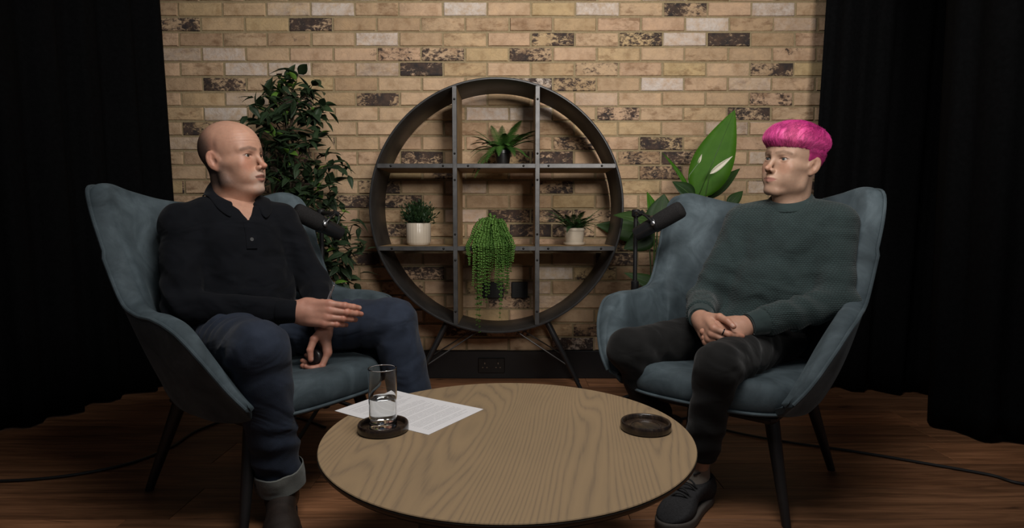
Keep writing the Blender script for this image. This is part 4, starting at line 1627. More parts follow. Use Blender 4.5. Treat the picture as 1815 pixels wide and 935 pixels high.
# skin under the clothes: chest, arms, legs
def under(P):
    d = torsoA(P) + 0.018 * sstep(0.84, 0.76, P[:, 2]) + 0.007
    for a, b_, c_ in ((shR, elR, wrR), (shL, elL, wrL)):
        d = smin(d, rcs(P, [a, b_, c_], [0.042, 0.034, 0.024]), 0.03)
    for a, b_, c_ in ((hipR, knR, anR), (hipL, knL, anL)):
        d = smin(d, rcs(P, [a, b_, c_], [0.068, 0.048, 0.033]), 0.03)
    return d
lo, hi = bounds([shR, shL, elR, wrR, knR, anR, knL, anL], 0.09)
v, f = nets(under, lo, (hi[0], hi[1], 0.93), 0.008)
MA.add(v, f, np.tile(skinA, (len(v), 1)))
skinH = (0.46, 0.232, 0.165)
nailH = (0.52, 0.32, 0.25)
poseR = dict(index=(0.22, 0.52, 0.30, -0.05), middle=(0.30, 0.55, 0.32, -0.02), ring=(0.38, 0.60, 0.34, 0.02), pinky=(0.42, 0.60, 0.36, 0.05), thumb=[(0.78, 0.10, -0.62), (0.95, -0.10, -0.25), (1.0, -0.1, 0.05)])
jR, towR = add_hand(MA, poseR, wrR + V3(0.008, 0, 0), (0.985, -0.10, -0.05), (-0.10, -0.96, 0.22), False, skinH, nailH, scale=1.04)
poseL = dict(index=(0.50, 0.95, 0.55, 0.03), middle=(0.60, 1.0, 0.60, 0.0), ring=(0.72, 1.0, 0.60, -0.03), pinky=(0.80, 1.0, 0.6, -0.06), thumb=[(0.62, 0.40, -0.70), (0.90, 0.05, -0.42), (1.0, -0.05, 0.0)])
jL, towL = add_hand(MA, poseL, wrL + V3(0.012, -0.010, 0.008), (0.14, -0.22, -0.96), (0.90, 0.40, 0.0), True, skinH, nailH)
body = link('body', MA.me('body'), M_skin, man)
for s in (-1, 1):
    c_ = hA_R @ V3(0.0690, s * 0.0315, 0.0) + hA_pos
    gz = hA_R @ V3(0.98, s * -0.02 - 0.05, 0.02)
    link('eyeball', eyeball(c_, gz, iris=(0.05, 0.035, 0.025)), M_eye, man)

M_polo = cloth_material('navy_knit', (0.0043, 0.0050, 0.0072), 0.85, 0.25, 600, 0.04, 0.15, spec=0.12)
def shirtA(P):
    d = torsoA(P)
    # V opening at the neck
    fr = V3(-0.915, 1.94, 0.862) + fT * 0.10
    q = (P - _p(fr)) @ _p(RT)
    wz = np.maximum(np.abs(q[:, 1]) - (0.005 + 0.80 * np.maximum(q[:, 2] + 0.03, 0)), np.maximum(-q[:, 2] - 0.035, -q[:, 0] - 0.075))
    d = smax(d, -wz, 0.006)
    d = smax(d, -rc(P, V3(-0.918, 1.945, 0.85), V3(-0.905, 1.93, 0.98), 0.056, 0.060), 0.006)
    for a, b_, c_, r_ in ((shR, elR, wrR, 1.0), (shL, elL, wrL, 1.0)):
        ua = rc(P, a, b_, 0.060, 0.050)
        ax = (c_ - b_) / np.linalg.norm(c_ - b_)
        fa = rc(P, b_, c_ - ax * 0.004, 0.050, 0.032)
        fa = smax(fa, (P - _p(c_ + ax * 0.006)) @ _p(ax), 0.006)
        arm = smin(ua, fa, 0.02)
        d = smin(d, arm, 0.028)
    d = smax(d, 0.405 - P[:, 2], 0.02)
    return d
def dispA(v):
    a = crumple(v, 0.007, 9.0, 4, (1, 1, 1.6))
    a += fold(v, elR, V3(0.6, 0, 0.8), 105, 0.006, 0.12, 1)
    a += fold(v, elL, V3(0.5, -0.4, 0.75), 110, 0.0055, 0.11, 2)
    a += fold(v, blA + fT * 0.10, V3(0.25, 0.2, 0.95), 85, 0.007, 0.17, 3)
    a += fold(v, shR * .7 + chA * .3 - V3(0, 0, 0.05), V3(0.8, 0.3, -0.5), 75, 0.006, 0.13, 5)
    a += fold(v, shL * .7 + chA * .3 - V3(0, 0, 0.08), V3(0.8, 0.3, 0.5), 75, 0.007, 0.12, 6)
    # keep cuffs calm
    for w_ in (wrR, wrL):
        a *= sstep(0.03, 0.09, np.linalg.norm(v - w_, axis=1))
    return a
lo, hi = bounds([shR, shL, elR, wrR, wrL, peA, V3(-0.91, 1.94, 0.9)], 0.10)
lo[0] -= 0.1
lo[2] = 0.38
shirt = sdf_part('polo_shirt', shirtA, lo - 0.03, hi + 0.03, 0.0048, M_polo, man, dispA)
# ribbed cuffs
for b_, c_ in ((elR, wrR), (elL, wrL)):
    ax = (c_ - b_) / np.linalg.norm(c_ - b_)
    mb = MB()
    mb.tube([c_ - ax * 0.050, c_ - ax * 0.046, c_ - ax * 0.02, c_ + ax * 0.004, c_ + ax * 0.007], [0.0375, 0.0390, 0.0355, 0.0335, 0.0310], 28)
    mb.build('cuff', M_polo, shirt)
# collar
def collar(cen, tilt, r0, r1, mat, parent, open_ang=0.42):
    rows = []
    N = 44
    for i in range(N + 1):
        th = open_ang + (2 * PI - 2 * open_ang) * i / N
        cfr = math.cos(th)              # 1 front, -1 back
        dirv = fT * math.cos(th) + rT * math.sin(th)
        zc = -tilt * cfr
        front = max(0.0, (cfr - 0.35) / 0.65)
        fall = 0.044 + 0.022 * front ** 2
        flare = 0.030 + 0.022 * front
        rr = r0 + 0.008 * front
        base = V3(*cen)
        prof = [(rr - 0.003, -0.012), (rr - 0.002, 0.012), (rr + 0.001, 0.023), (rr + 0.006, 0.026), (rr + 0.011, 0.021), (rr + flare * 0.75, 0.006), (rr + flare, 0.026 - fall), (rr + flare - 0.003, 0.025 - fall), (rr + flare * 0.6, 0.006)]
        # swing the collar points outwards a little
        rows.append([base + dirv * r_ + V3(0, 0, zc + z_) for (r_, z_) in prof])
    A_ = np.array(rows)
    # lift the fall of the collar clear of the shirt
    for k_ in range(4, 8):
        q = A_[:, k_].copy()
        for _ in range(6):
            g_, d_ = grad(shirtA, q, 0.003)
            need = np.maximum((0.0065 if k_ < 7 else 0.0025) - d_, 0)
            q = q + g_ / (np.linalg.norm(g_, axis=1)[:, None] + 1e-6) * need[:, None]
        A_[:, k_] = q
    rows = [[tuple(p) for p in r_] for r_ in A_]
    mb = MB()
    mb.grid(rows)
    n = len(rows[0])
    mb.f.append(tuple(range(n - 1, -1, -1)))
    mb.f.append(tuple((len(rows) - 1) * n + k for k in range(n)))
    o = mb.build('collar', mat, parent, sharp=None)
    md = o.modifiers.new('sub', 'SUBSURF')
    md.levels = md.render_levels = 1
    return o
collar(V3(-0.913, 1.940, 0.902) + fT * 0.010, 0.046, 0.064, 0.1, M_polo, shirt)
# placket and button
def on_surface(fn, p, d, n=60):
    p = np.array(p, np.float32)
    d = np.array(d, np.float32)
    d /= np.linalg.norm(d)
    for _ in range(n):
        s = float(fn(p[None])[0])
        p = p + d * s * 0.8
    return p.astype(float)
pl = []
for k in range(7):
    z = 0.825 - 0.085 * k / 6
    pl.append(on_surface(shirtA, V3(-0.915, 1.94, z) + fT * 0.35 + rT * 0.004, -fT))
rows = []
for p in pl:
    rows.append([tuple(p + fT * h_ + rT * w_) for w_, h_ in ((-0.017, -0.004), (-0.0165, 0.0030), (-0.014, 0.0042), (0.014, 0.0042), (0.0165, 0.0030), (0.017, -0.004))])
mb = MB()
mb.grid(rows)
mb.f += [tuple(range(6)), tuple(6 * 6 + k for k in range(5, -1, -1))]
mb.build('placket', M_polo, shirt, sharp=60)
M_button = simple('grey_button', (0.10, 0.10, 0.10), 0.3)
for k, zz in ((4, 0),):
    mb = MB()
    Mt = Matrix.Translation(Vector(pl[k] + fT * 0.0045)) @ Vector(fT).to_track_quat('Z', 'Y').to_matrix().to_4x4()
    mb.lathe([(0.0005, 0.0), (0.0052, 0.0), (0.0058, 0.001), (0.0052, 0.0018), (0.0005, 0.0014)], 16, M=Mt)
    mb.build('button', M_button, shirt)

M_jeans = cloth_material('dark_denim', (0.0190, 0.0260, 0.0430), 0.85, 0.3, 800, 0.06, 0.2, 'denim')
M_turnup = cloth_material('pale_denim_inside', (0.16, 0.165, 0.15), 0.9, 0.3, 600, 0.1, 0.15, 'denim')
def jeansA(P):
    d = smax(el(P, peA - V3(0, 0, 0.015), (0.135, 0.178, 0.090), RT), P[:, 2] - 0.545, 0.03)
    for a, b_, c_ in ((hipR, knR, anR), (hipL, knL, anL)):
        ax = c_ - b_
        ax = ax / np.linalg.norm(ax)
        th = rc(P, a, b_, 0.094, 0.074)
        shn = smax(rc(P, b_, c_, 0.073, 0.060), (P - _p(b_ + ax * (np.linalg.norm(c_ - b_) - 0.012))) @ _p(ax), 0.006)
        d = smin(d, smin(th, shn, 0.02), 0.04)
    return d
def dispJ(v):
    a = crumple(v, 0.005, 8.0, 21, (1, 1, 0.8))
    for kn_, hp_, an_ in ((knR, hipR, anR), (knL, hipL, anL)):
        back = kn_ * 0.75 + hp_ * 0.15 + an_ * 0.1
        a += fold(v, back, (an_ - hp_), 110, 0.006, 0.12, 22)
        a += fold(v, hp_ * .6 + kn_ * .4 + V3(0, 0, 0.04), (kn_ - hp_), 130, 0.006, 0.16, 23)
        a += fold(v, an_ + V3(0, 0, 0.10), V3(0.2, 0.2, 1), 110, 0.007, 0.10, 24)
    return a
lo, hi = bounds([hipR, hipL, knR, knL, anR, anL, peA], 0.115)
lo[2] = 0.06
hi[2] = 0.64
jeans = sdf_part('jeans', jeansA, lo, hi, 0.0055, M_jeans, man, dispJ)
for b_, c_ in ((knR, anR), (knL, anL)):
    ax = (c_ - b_) / np.linalg.norm(c_ - b_)
    e_ = c_ - ax * 0.010
    mb = MB()
    rings = [(e_ - ax * 0.052, 0.0630), (e_ - ax * 0.050, 0.0660), (e_ - ax * 0.025, 0.0665), (e_ + ax * 0.004, 0.0655), (e_ + ax * 0.007, 0.0635), (e_ + ax * 0.003, 0.0600), (e_ - ax * 0.02, 0.058)]
    mb.tube([p for p, _ in rings], [r_ for _, r_ in rings], 36, cap=False)
    # wobble
    mb.v = [tuple(np.array(p) + 0.002 * np.array([math.sin(p[0] * 160 + p[2] * 50), math.sin(p[1] * 140), 0.6 * math.sin(p[0] * 90 + p[1] * 70)])) for p in mb.v]
    o = mb.build('turn_up', M_turnup, jeans)
    o['label'] = 'pale grey inside of the turned-up hem'
M_boot = simple('brown_leather', (0.020, 0.013, 0.010), 0.5, 0, 0.3, 40, 0.2, 250)
M_bsole = simple('dark_rubber_sole', (0.010, 0.009, 0.008), 0.7)
M_blace = simple('tan_lace', (0.16, 0.085, 0.045), 0.8, 0, 0.2, 80)
M_sock = cloth_material('black_sock', (0.010, 0.010, 0.011), 0.9)
for b_, an_, dv in ((knR, anR, (0.34, -0.94)), (knL, anL, (0.85, -0.5))):
    mb = MB()
    mb.tube([an_ + V3(0, 0, 0.08), an_ + V3(0, 0, 0.03), an_ - V3(0, 0, 0.03)], [0.040, 0.040, 0.042], 20)
    mb.build('sock', M_sock, man)
    shoe(man, an_, dv, M_boot, M_bsole, M_blace, high=0.105)

# ================================================================== right man (pink hair, green jumper)
hB_pos, hB_R, hB_s = V3(0.921, 1.952, 1.018), rot_ypr(math.radians(206.5), math.radians(5.3), math.radians(-6.2)), 0.978
fU = V3(math.cos(math.radians(235)), math.sin(math.radians(235)), 0)
rU = V3(fU[1], -fU[0], 0)
RU = np.stack([fU, rU, V3(0, 0, 1)], 1)
man2 = empty('person', (CB[0], CB[1], 0))
tag(man2, 'young man with short pink hair in a dark green jumper in the right armchair', 'person')
skinB = (0.43, 0.275, 0.195)
nkB = V3(0.930, 1.975, 0.86)
oB = dict(skin=skinB, neck=tuple(hB_R.T @ (nkB - hB_pos) / hB_s), lip=(0.40, 0.17, 0.14), brow=(0.15, 0.095, 0.060), brow_amt=0.7, brow_w=0.0065, crease=0.003, extra=[((0.022, 0.036, -0.060), (0.036, 0.021, 0.034), 0.020)], jaw=0.92, chin=0.6, nose=0.95, ear=0.92, lid=0.0046, flush=(1.0, 0.80, 0.75))
MBd = Mesher()
fnh2 = head_sdf(oB)
v, f = nets(fnh2, (-0.19, -0.14, -0.24), (0.14, 0.14, 0.14), 0.0022)
cB = head_colors(v, oB)
MBd.add(v @ hB_R.T * hB_s + hB_pos, f, cB)
chB = V3(0.915, 1.960, 0.735)
blB = V3(0.865, 1.945, 0.59)
peB = V3(0.805, 1.945, 0.450)
shR2, shL2 = V3(0.925, 1.970, 0.815) + rU * 0.142, V3(0.925, 1.970, 0.815) - rU * 0.142
elR2, wrR2 = V3(0.655, 2.005, 0.552), V3(0.572, 1.768, 0.528)
elL2, wrL2 = V3(0.985, 1.775, 0.580), V3(0.690, 1.705, 0.520)
hipR2, knR2, anR2 = V3(0.715, 2.010, 0.435), V3(0.362, 1.800, 0.428), V3(0.510, 1.870, 0.10)
hipL2, knL2, anL2 = V3(0.840, 1.900, 0.435), V3(0.560, 1.575, 0.428), V3(0.535, 1.660, 0.10)
def torsoB(P):
    d = el(P, chB, (0.105, 0.150, 0.150), RU)
    d = smin(d, el(P, blB, (0.112, 0.140, 0.135), RU), 0.06)
    d = smin(d, el(P, peB, (0.115, 0.150, 0.095), RU), 0.06)
    d = smin(d, rc(P, shR2, shL2, 0.053, 0.053), 0.06)
    tp = V3(0.930, 1.980, 0.865)
    d = smin(d, rc(P, shR2 * .5 + tp * .5, shL2 * .5 + tp * .5, 0.046, 0.046), 0.05)
    return d
def under2(P):
    d = torsoB(P) + 0.016
    for a, b_, c_ in ((shR2, elR2, wrR2), (shL2, elL2, wrL2)):
        d = smin(d, rcs(P, [a, b_, c_], [0.038, 0.031, 0.022]), 0.03)
    for a, b_, c_ in ((hipR2, knR2, anR2), (hipL2, knL2, anL2)):
        d = smin(d, rcs(P, [a, b_, c_], [0.060, 0.042, 0.030]), 0.03)
    return d
lo, hi = bounds([shR2, shL2, elR2, elL2, wrR2, knR2, anR2, knL2, anL2], 0.09)
v, f = nets(under2, lo, (hi[0], hi[1], 0.93), 0.008)
MBd.add(v, f, np.tile(skinB, (len(v), 1)))
skinHB = (0.45, 0.25, 0.175)
nailHB = (0.56, 0.38, 0.31)
poseL2 = dict(index=(0.85, 1.25, 0.65, 0.05), middle=(0.92, 1.3, 0.7, 0.01), ring=(0.98, 1.3, 0.7, -0.03), pinky=(1.0, 1.3, 0.7, -0.06), thumb=[(0.80, 0.50, -0.30), (0.90, 0.05, -0.50), (0.85, -0.2, -0.55)])
jL2, towL2 = add_hand(MBd, poseL2, wrL2 + V3(-0.010, -0.002, 0.0), (-0.93, -0.30, -0.16), (-0.16, -0.80, 0.60), True, skinHB, nailHB, scale=0.95)
poseR2 = dict(index=(1.05, 0.55, 0.15, 0.06), middle=(1.1, 0.55, 0.15, 0.02), ring=(1.12, 0.55, 0.15, -0.03), pinky=(1.15, 0.55, 0.2, -0.08), thumb=[(0.75, 0.55, -0.35), (0.90, 0.20, -0.35), (0.95, -0.05, -0.35)])
jR2, towR2 = add_hand(MBd, poseR2, wrR2 + V3(-0.002, -0.010, -0.004), (0.02, -0.93, -0.36), (-0.96, -0.05, 0.22), False, skinHB, nailHB, scale=0.95)
body2 = link('body', MBd.me('body'), M_skin, man2)
for s in (-1, 1):
    c_ = hB_R @ V3(0.0690, s * 0.0315, 0.0) * hB_s + hB_pos
    gz = hB_R @ V3(0.98, s * -0.02 - 0.04, 0.0)
    link('eyeball', eyeball(c_, gz, r=0.0122, iris=(0.07, 0.085, 0.09)), M_eye, man2)

# hair
m, nt, b = newmat('pink_hair')
at = nt.nodes.new('ShaderNodeVertexColor')
at.layer_name = 'Col'
v_ = coord(nt)
n1 = noise(nt, v_, 60, 4)
c = mixc(nt, 1.0, at.outputs[0], ramp(nt, n1.outputs[0], [(0.3, (0.75, 0.7, 0.75)), (0.7, (1.15, 1.15, 1.15))]).outputs[0], 'MULTIPLY')
nt.links.new(c, b.inputs['Base Color'])
b.inputs['Roughness'].default_value = 0.5
b.inputs['Specular IOR Level'].default_value = 0.35
M_hair = m
def hair_sdf(P):
    Q = P.copy()
    Q[:, 1] = np.abs(Q[:, 1])
    sk = el(Q, (-0.014, 0, 0.034), (0.096, 0.0765, 0.086))
    sk = smin(sk, el(Q, (0.028, 0, 0.030), (0.064, 0.064, 0.070)), 0.02)
    # thick top with a bowl edge
    top = el(Q, (-0.008, 0, 0.066), (0.115, 0.091, 0.070))
    top = smin(top, el(Q, (0.040, 0, 0.070), (0.066, 0.068, 0.042)), 0.03)
    edge = 0.040 - 0.012 * sstep(0.0, -0.10, Q[:, 0]) - 0.004 * sstep(0.06, 0.10, Q[:, 0]) + 0.005 * vnoise(P * _p((110, 110, 30)), 3) + 0.004 * vnoise(P * _p((50, 50, 20)), 13)
    top = top + 0.40 * np.maximum(0, 0.062 - Q[:, 2])
    top = smax(top, edge - Q[:, 2] + 0.10 * np.maximum(0, -sk - 0.004), 0.006)
    # clipped sides and back
    low = sk - 0.0035
    line = np.where(Q[:, 0] > 0.012, 0.030, np.where(Q[:, 0] > -0.010, -0.010 + 0.4 * np.maximum(0, Q[:, 0] - 0.006), -0.058 + 0.0 * Q[:, 0]))
    sb = sstep(-0.016, 0.016, Q[:, 0])
    line = (-0.060) * (1 - sstep(-0.030, -0.016, Q[:, 0])) + (0.004) * sstep(-0.030, -0.016, Q[:, 0]) * (1 - sstep(0.010, 0.022, Q[:, 0])) + 0.040 * sstep(0.010, 0.022, Q[:, 0])
    low = smax(low, line - Q[:, 2] + 0.003 * vnoise(P * 120.0, 5), 0.004)
    low = smax(low, -(Q[:, 1] - 0.02), 0.02) if False else low
    return smin(top, low, 0.004)
v, f = nets(hair_sdf, (-0.14, -0.12, -0.08), (0.13, 0.12, 0.16), 0.0026)
amt = 0.0016 * vnoise(v * np.array([60, 160, 60]), 8) + 0.0018 * vnoise(v * 45.0, 9)
v = displace(hair_sdf, v, amt)
def hair_col(v):
    a = np.array((0.66, 0.060, 0.275))
    b_ = np.array((0.78, 0.125, 0.33))
    c_ = np.array((0.48, 0.022, 0.21))
    n = vnoise(v * 22.0, 4) * 0.5 + 0.5
    C = a + (b_ - a) * (sstep(0.02, 0.09, v[:, 0]) * 0.75 + 0.25 * n)[:, None]
    k = sstep(0.2, 0.9, vnoise(v * 16.0 + 4, 6) * 0.5 + 0.5) * 0.6
    C = C + (c_ - C) * k[:, None]
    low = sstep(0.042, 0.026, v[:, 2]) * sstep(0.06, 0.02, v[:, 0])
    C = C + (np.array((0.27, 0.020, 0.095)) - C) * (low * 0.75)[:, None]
    return C
MH = Mesher()
MH.add(v @ hB_R.T * hB_s + hB_pos, f, hair_col(v))
# loose strands over the cap, flowing from the crown to the edge
rh = np.random.default_rng(5)
NS, SEG = 9000, 6
cax = V3(-0.62, 0.12, 0.78)
cax /= np.linalg.norm(cax)
e1_ = np.cross(cax, V3(0, 1, 0))
e1_ /= np.linalg.norm(e1_)
e2_ = np.cross(cax, e1_)
zz_ = rh.uniform(-0.12, 1.0, NS)
aa_ = rh.uniform(0, 2 * PI, NS)
d0_ = np.stack([np.sqrt(1 - zz_ ** 2) * np.cos(aa_), np.sqrt(1 - zz_ ** 2) * np.sin(aa_), zz_], 1)
t0_ = np.arccos(np.clip(d0_ @ cax, -1, 1))
phi = np.arctan2(d0_ @ e2_, d0_ @ e1_)
dt_ = rh.uniform(0.22, 0.42, NS)
jt_ = rh.normal(0, 0.10, NS)
vs, fs, cs_ = [], [], []
lift = rh.uniform(0.0000, 0.0022, NS) + 0.003 * (rh.random(NS) < 0.06)
wid = rh.uniform(0.00028, 0.00060, NS)
pts = np.zeros((NS, SEG, 3))
for k in range(SEG):
    t = t0_ + dt_ * k / (SEG - 1)
    ph = phi + jt_ * k / (SEG - 1) + 0.12 * np.sin(t * 3.0)
    p = np.cos(t)[:, None] * cax + np.sin(t)[:, None] * (np.cos(ph)[:, None] * e1_ + np.sin(ph)[:, None] * e2_)
    q = V3(-0.006, 0, 0.050) + p * 0.125
    for _ in range(8):
        d = hair_sdf(q.astype(np.float32))
        q = q - p * np.clip(d, -0.02, 0.05)[:, None] * 0.8
    q = q + p * (lift * (0.3 + 0.9 * k / (SEG - 1)))[:, None]
    if k:
        low = q[:, 2] < 0.034 - 0.010 * sstep(0.0, -0.10, q[:, 0])
        cont = pts[:, k - 1] + np.array([0, 0, -0.0025]) + (pts[:, k - 1] - pts[:, max(k - 2, 0)]) * 0.25
        q = np.where(low[:, None], cont, q)
    pts[:, k] = q
ok = pts[:, 0, 2] > 0.036
pts, wid, lift = pts[ok], wid[ok], lift[ok]
NS = len(pts)
tan = np.gradient(pts, axis=1)
nrm = pts - V3(-0.006, 0, 0.03)
sd = np.cross(tan, nrm)
sd /= np.linalg.norm(sd, axis=2)[:, :, None] + 1e-9
up = nrm / (np.linalg.norm(nrm, axis=2)[:, :, None] + 1e-9)
taper = np.array([0.5, 1, 1, 0.85, 0.6, 0.1])
A = pts + sd * (wid[:, None] * taper)[:, :, None]
Bq = pts - sd * (wid[:, None] * taper)[:, :, None]
Cq = pts + up * (wid[:, None] * taper)[:, :, None] * 0.9
allv = np.stack([A, Cq, Bq], 2).reshape(-1, 3)        # strand, seg, 3
idx = np.arange(NS)[:, None] * SEG * 3
for k in range(SEG - 1):
    for e in range(3):
        a_ = k * 3 + e
        b_ = k * 3 + (e + 1) % 3
        fs.append(np.concatenate([idx + a_, idx + b_, idx + b_ + 3, idx + a_ + 3], 1))
fs = np.concatenate(fs)
ccol = hair_col(allv) * np.repeat(rh.uniform(0.7, 1.25, NS), SEG * 3)[:, None]
MH.add(allv @ hB_R.T * hB_s + hB_pos, fs, ccol)
hair = link('hair', MH.me('hair'), M_hair, man2)
hair['label'] = 'short bowl-cut hair dyed bright pink'

M_jumper = cloth_material('green_basket_knit', (0.026, 0.041, 0.041), 0.9, 0.3, 600, 0.12, 0.15, 'knit', rotz=-math.atan2(rU[1], rU[0]))
M_jrib = cloth_material('green_rib_knit', (0.026, 0.041, 0.041), 0.9, 0.3, 600, 0.12, 0.1, 'rib')
def jumperB(P):
    d = torsoB(P)
    d = smax(d, -rc(P, V3(0.930, 1.975, 0.85), V3(0.921, 1.955, 0.98), 0.058, 0.062), 0.006)
    for a, b_, c_ in ((shR2, elR2, wrR2), (shL2, elL2, wrL2)):
        ua = rc(P, a, b_, 0.057, 0.050)
        ax = (c_ - b_) / np.linalg.norm(c_ - b_)
        fa = rc(P, b_, c_ - ax * 0.055, 0.050, 0.044)
        fa = smax(fa, (P - _p(c_ - ax * 0.050)) @ _p(ax), 0.008)
        d = smin(d, smin(ua, fa, 0.02), 0.045)
    # baggy sleeve under the left elbow
    d = smin(d, el(P, elL2 + V3(0.02, -0.01, -0.012), (0.055, 0.05, 0.045)), 0.02)
    d = smax(d, 0.395 - P[:, 2], 0.02)
    return d
def dispB(v):
    a = crumple(v, 0.005, 8.0, 31, (1, 1, 1.4))
    a += fold(v, elR2, V3(0.3, 0.2, 0.9), 105, 0.005, 0.11, 32)
    a += fold(v, elL2 * .6 + wrL2 * .4, V3(0.7, 0.1, 0.7), 95, 0.0055, 0.12, 33)
    a += fold(v, blB + fU * 0.09, V3(0.2, 0.2, 0.95), 80, 0.006, 0.16, 34)
    a += fold(v, shL2 * .6 + chB * .4 - V3(0, 0, 0.06), V3(0.8, -0.5, -0.5), 80, 0.005, 0.11, 35)
    a += fold(v, shR2 * .6 + chB * .4 - V3(0, 0, 0.06), V3(0.8, -0.5, 0.5), 80, 0.005, 0.11, 36)
    return a
lo, hi = bounds([shR2, shL2, elR2, elL2, wrR2, peB, V3(0.93, 1.98, 0.89)], 0.11)
lo[2] = 0.37
jumper = sdf_part('jumper', jumperB, lo - 0.03, hi + 0.03, 0.0048, M_jumper, man2, dispB)
for b_, c_ in ((elR2, wrR2), (elL2, wrL2)):
    ax = (c_ - b_) / np.linalg.norm(c_ - b_)
    mb = MB()
    mb.tube([c_ - ax * 0.070, c_ - ax * 0.064, c_ - ax * 0.055, c_ - ax * 0.03, c_ - ax * 0.002, c_ + ax * 0.002, c_ - ax * 0.003], [0.038, 0.0405, 0.041, 0.0375, 0.0350, 0.0330, 0.030], 32)
    mb.build('cuff', M_jrib, jumper)
# crew collar
rows = []
N = 48
cen = V3(0.926, 1.966, 0.893)
for i in range(N):
    th = 2 * PI * i / N
    dirv = fU * math.cos(th) * 1.02 + rU * math.sin(th)
    zc = -0.026 * math.cos(th)
    row = []
    for k in range(10):
        a = 2 * PI * k / 10
        z_ = 0.0155 * math.sin(a)
        r_ = 0.0690 + 0.0052 * math.cos(a) - z_ * 0.55
        row.append(tuple(cen + dirv * r_ + V3(0, 0, zc + z_)))
    rows.append(row)
mb = MB()
mb.grid(rows, wrap_u=True, wrap_v=True)
mb.build('collar', M_jrib, jumper, sharp=None)

M_chino = cloth_material('black_chino', (0.0058, 0.0056, 0.0055), 0.85, 0.25, 700, 0.1, 0.2)
def chinoB(P):
    d = el(P, peB - V3(0, 0, 0.01), (0.125, 0.162, 0.085), RU)
    for a, b_, c_ in ((hipR2, knR2, anR2), (hipL2, knL2, anL2)):
        ax = c_ - b_
        ax = ax / np.linalg.norm(ax)
        th = rc(P, a, b_, 0.080, 0.062)
        shn = smax(rc(P, b_, c_, 0.061, 0.042), (P - _p(b_ + ax * (np.linalg.norm(c_ - b_) - 0.058))) @ _p(ax), 0.006)
        d = smin(d, smin(th, shn, 0.02), 0.035)
    return smax(d, P[:, 2] - 0.53, 0.03)
def dispC(v):
    a = crumple(v, 0.005, 9.0, 41)
    for kn_, hp_, an_ in ((knR2, hipR2, anR2), (knL2, hipL2, anL2)):
        a += fold(v, kn_ * 0.8 + an_ * 0.2, (an_ - hp_), 120, 0.007, 0.10, 42)
        a += fold(v, hp_ * .5 + kn_ * .5, (kn_ - hp_) + V3(0, 0, 0.25), 95, 0.006, 0.13, 43)
        a += fold(v, an_ + V3(0, 0, 0.12), V3(0.2, 0.2, 1), 120, 0.005, 0.08, 44)
    return a
lo, hi = bounds([hipR2, hipL2, knR2, knL2, anR2, anL2, peB], 0.11)
lo[2] = 0.06
hi[2] = 0.60
chinos = sdf_part('trousers', chinoB, lo, hi, 0.0055, M_chino, man2, dispC)
M_sock2 = cloth_material('pale_sock', (0.28, 0.24, 0.20), 0.9)
M_snk = simple('charcoal_knit_shoe', (0.013, 0.0125, 0.014), 0.85, 0, 0.5, 220, 0.3, 500)
M_snks = simple('pale_grey_sole', (0.085, 0.072, 0.062), 0.7)
M_snkl = simple('black_lace', (0.010, 0.010, 0.010), 0.8)
for an_, dv in ((anR2, (-0.6, -0.8)), (anL2, (-0.66, -0.75))):
    mb = MB()
    mb.tube([an_ + V3(0.006, -0.010, 0.09), an_ + V3(0, 0, 0.02), an_ - V3(0, 0, 0.03)], [0.035, 0.036, 0.040], 20)
    mb.build('sock', M_sock2, man2)
    shoe(man2, an_, dv, M_snk, M_snks, M_snkl, high=0.085, sole_h=0.026)
# ------------------------------------------------------------------ things in the hands
def ray_at(px, py, Y):
    c, s = math.cos(CAM_PITCH), math.sin(CAM_PITCH)
    a, b_ = (px - 907.5) / FPX, -(py - 467.5) / FPX
    r = V3(a, c + b_ * s, -s + b_ * c)
    return r * (Y / r[1]) + V3(0, 0, CAM_H)
M_pen = simple('pen_silver', (0.55, 0.55, 0.56), 0.25, 0.9, 0.05)
M_pen2 = simple('pen_grip', (0.20, 0.20, 0.21), 0.4)
pa, pb = V3(-0.590, 1.765, 0.500), V3(-0.537, 1.768, 0.636)
pe = empty('pen', tuple(pa))
tag(pe, 'slim silver pen between the fingers of the bald man', 'pen')
ax = pb - pa
mb = MB()
mb.tube([pa, pa + ax * 0.06, pa + ax * 0.10, pa + ax * 0.84], [0.0012, 0.0030, 0.0042, 0.0042], 14)
mb.build('barrel', M_pen2, pe)
mb = MB()
mb.tube([pa + ax * 0.84, pa + ax * 0.86, pa + ax * 0.97, pa + ax * 0.97, pa + ax * 1.03], [0.0042, 0.0045, 0.0044, 0.0022, 0.0020], 14)
mb.build('cap', M_pen, pe)
mb = MB()
sd_ = V3(0.3, -0.9, -0.1)
mb.tube([pa + ax * 0.97 + sd_ * 0.004, pa + ax * 0.96 + sd_ * 0.0075, pa + ax * 0.72 + sd_ * 0.0065, pa + ax * 0.70 + sd_ * 0.005], 0.0011, 6)
mb.build('clip', M_pen, pe)
# round dark case in the lower hand
cc = np.array(towL((0.098, 0.010, -0.038)))
M_case = simple('dark_case', (0.016, 0.012, 0.012), 0.35, 0, 0.2)
ce = empty('earphone_case', tuple(cc))
tag(ce, 'small rounded dark case held in the bald man\'s lower hand', 'case')
Mt = Matrix.Translation(Vector(cc)) @ Vector((-0.35, -0.90, 0.15)).to_track_quat('Z', 'Y').to_matrix().to_4x4()
mb = MB()
mb.lathe([(0.001, -0.012), (0.017, -0.012), (0.0235, -0.008), (0.0250, -0.002), (0.0250, 0.0015)], 32, M=Mt)
mb.build('case_body', M_case, ce)
mb = MB()
mb.lathe([(0.0252, 0.0022), (0.0248, 0.006), (0.0210, 0.0105), (0.010, 0.0125), (0.001, 0.0128)], 32, M=Mt)
mb.build('case_lid', M_case, ce)
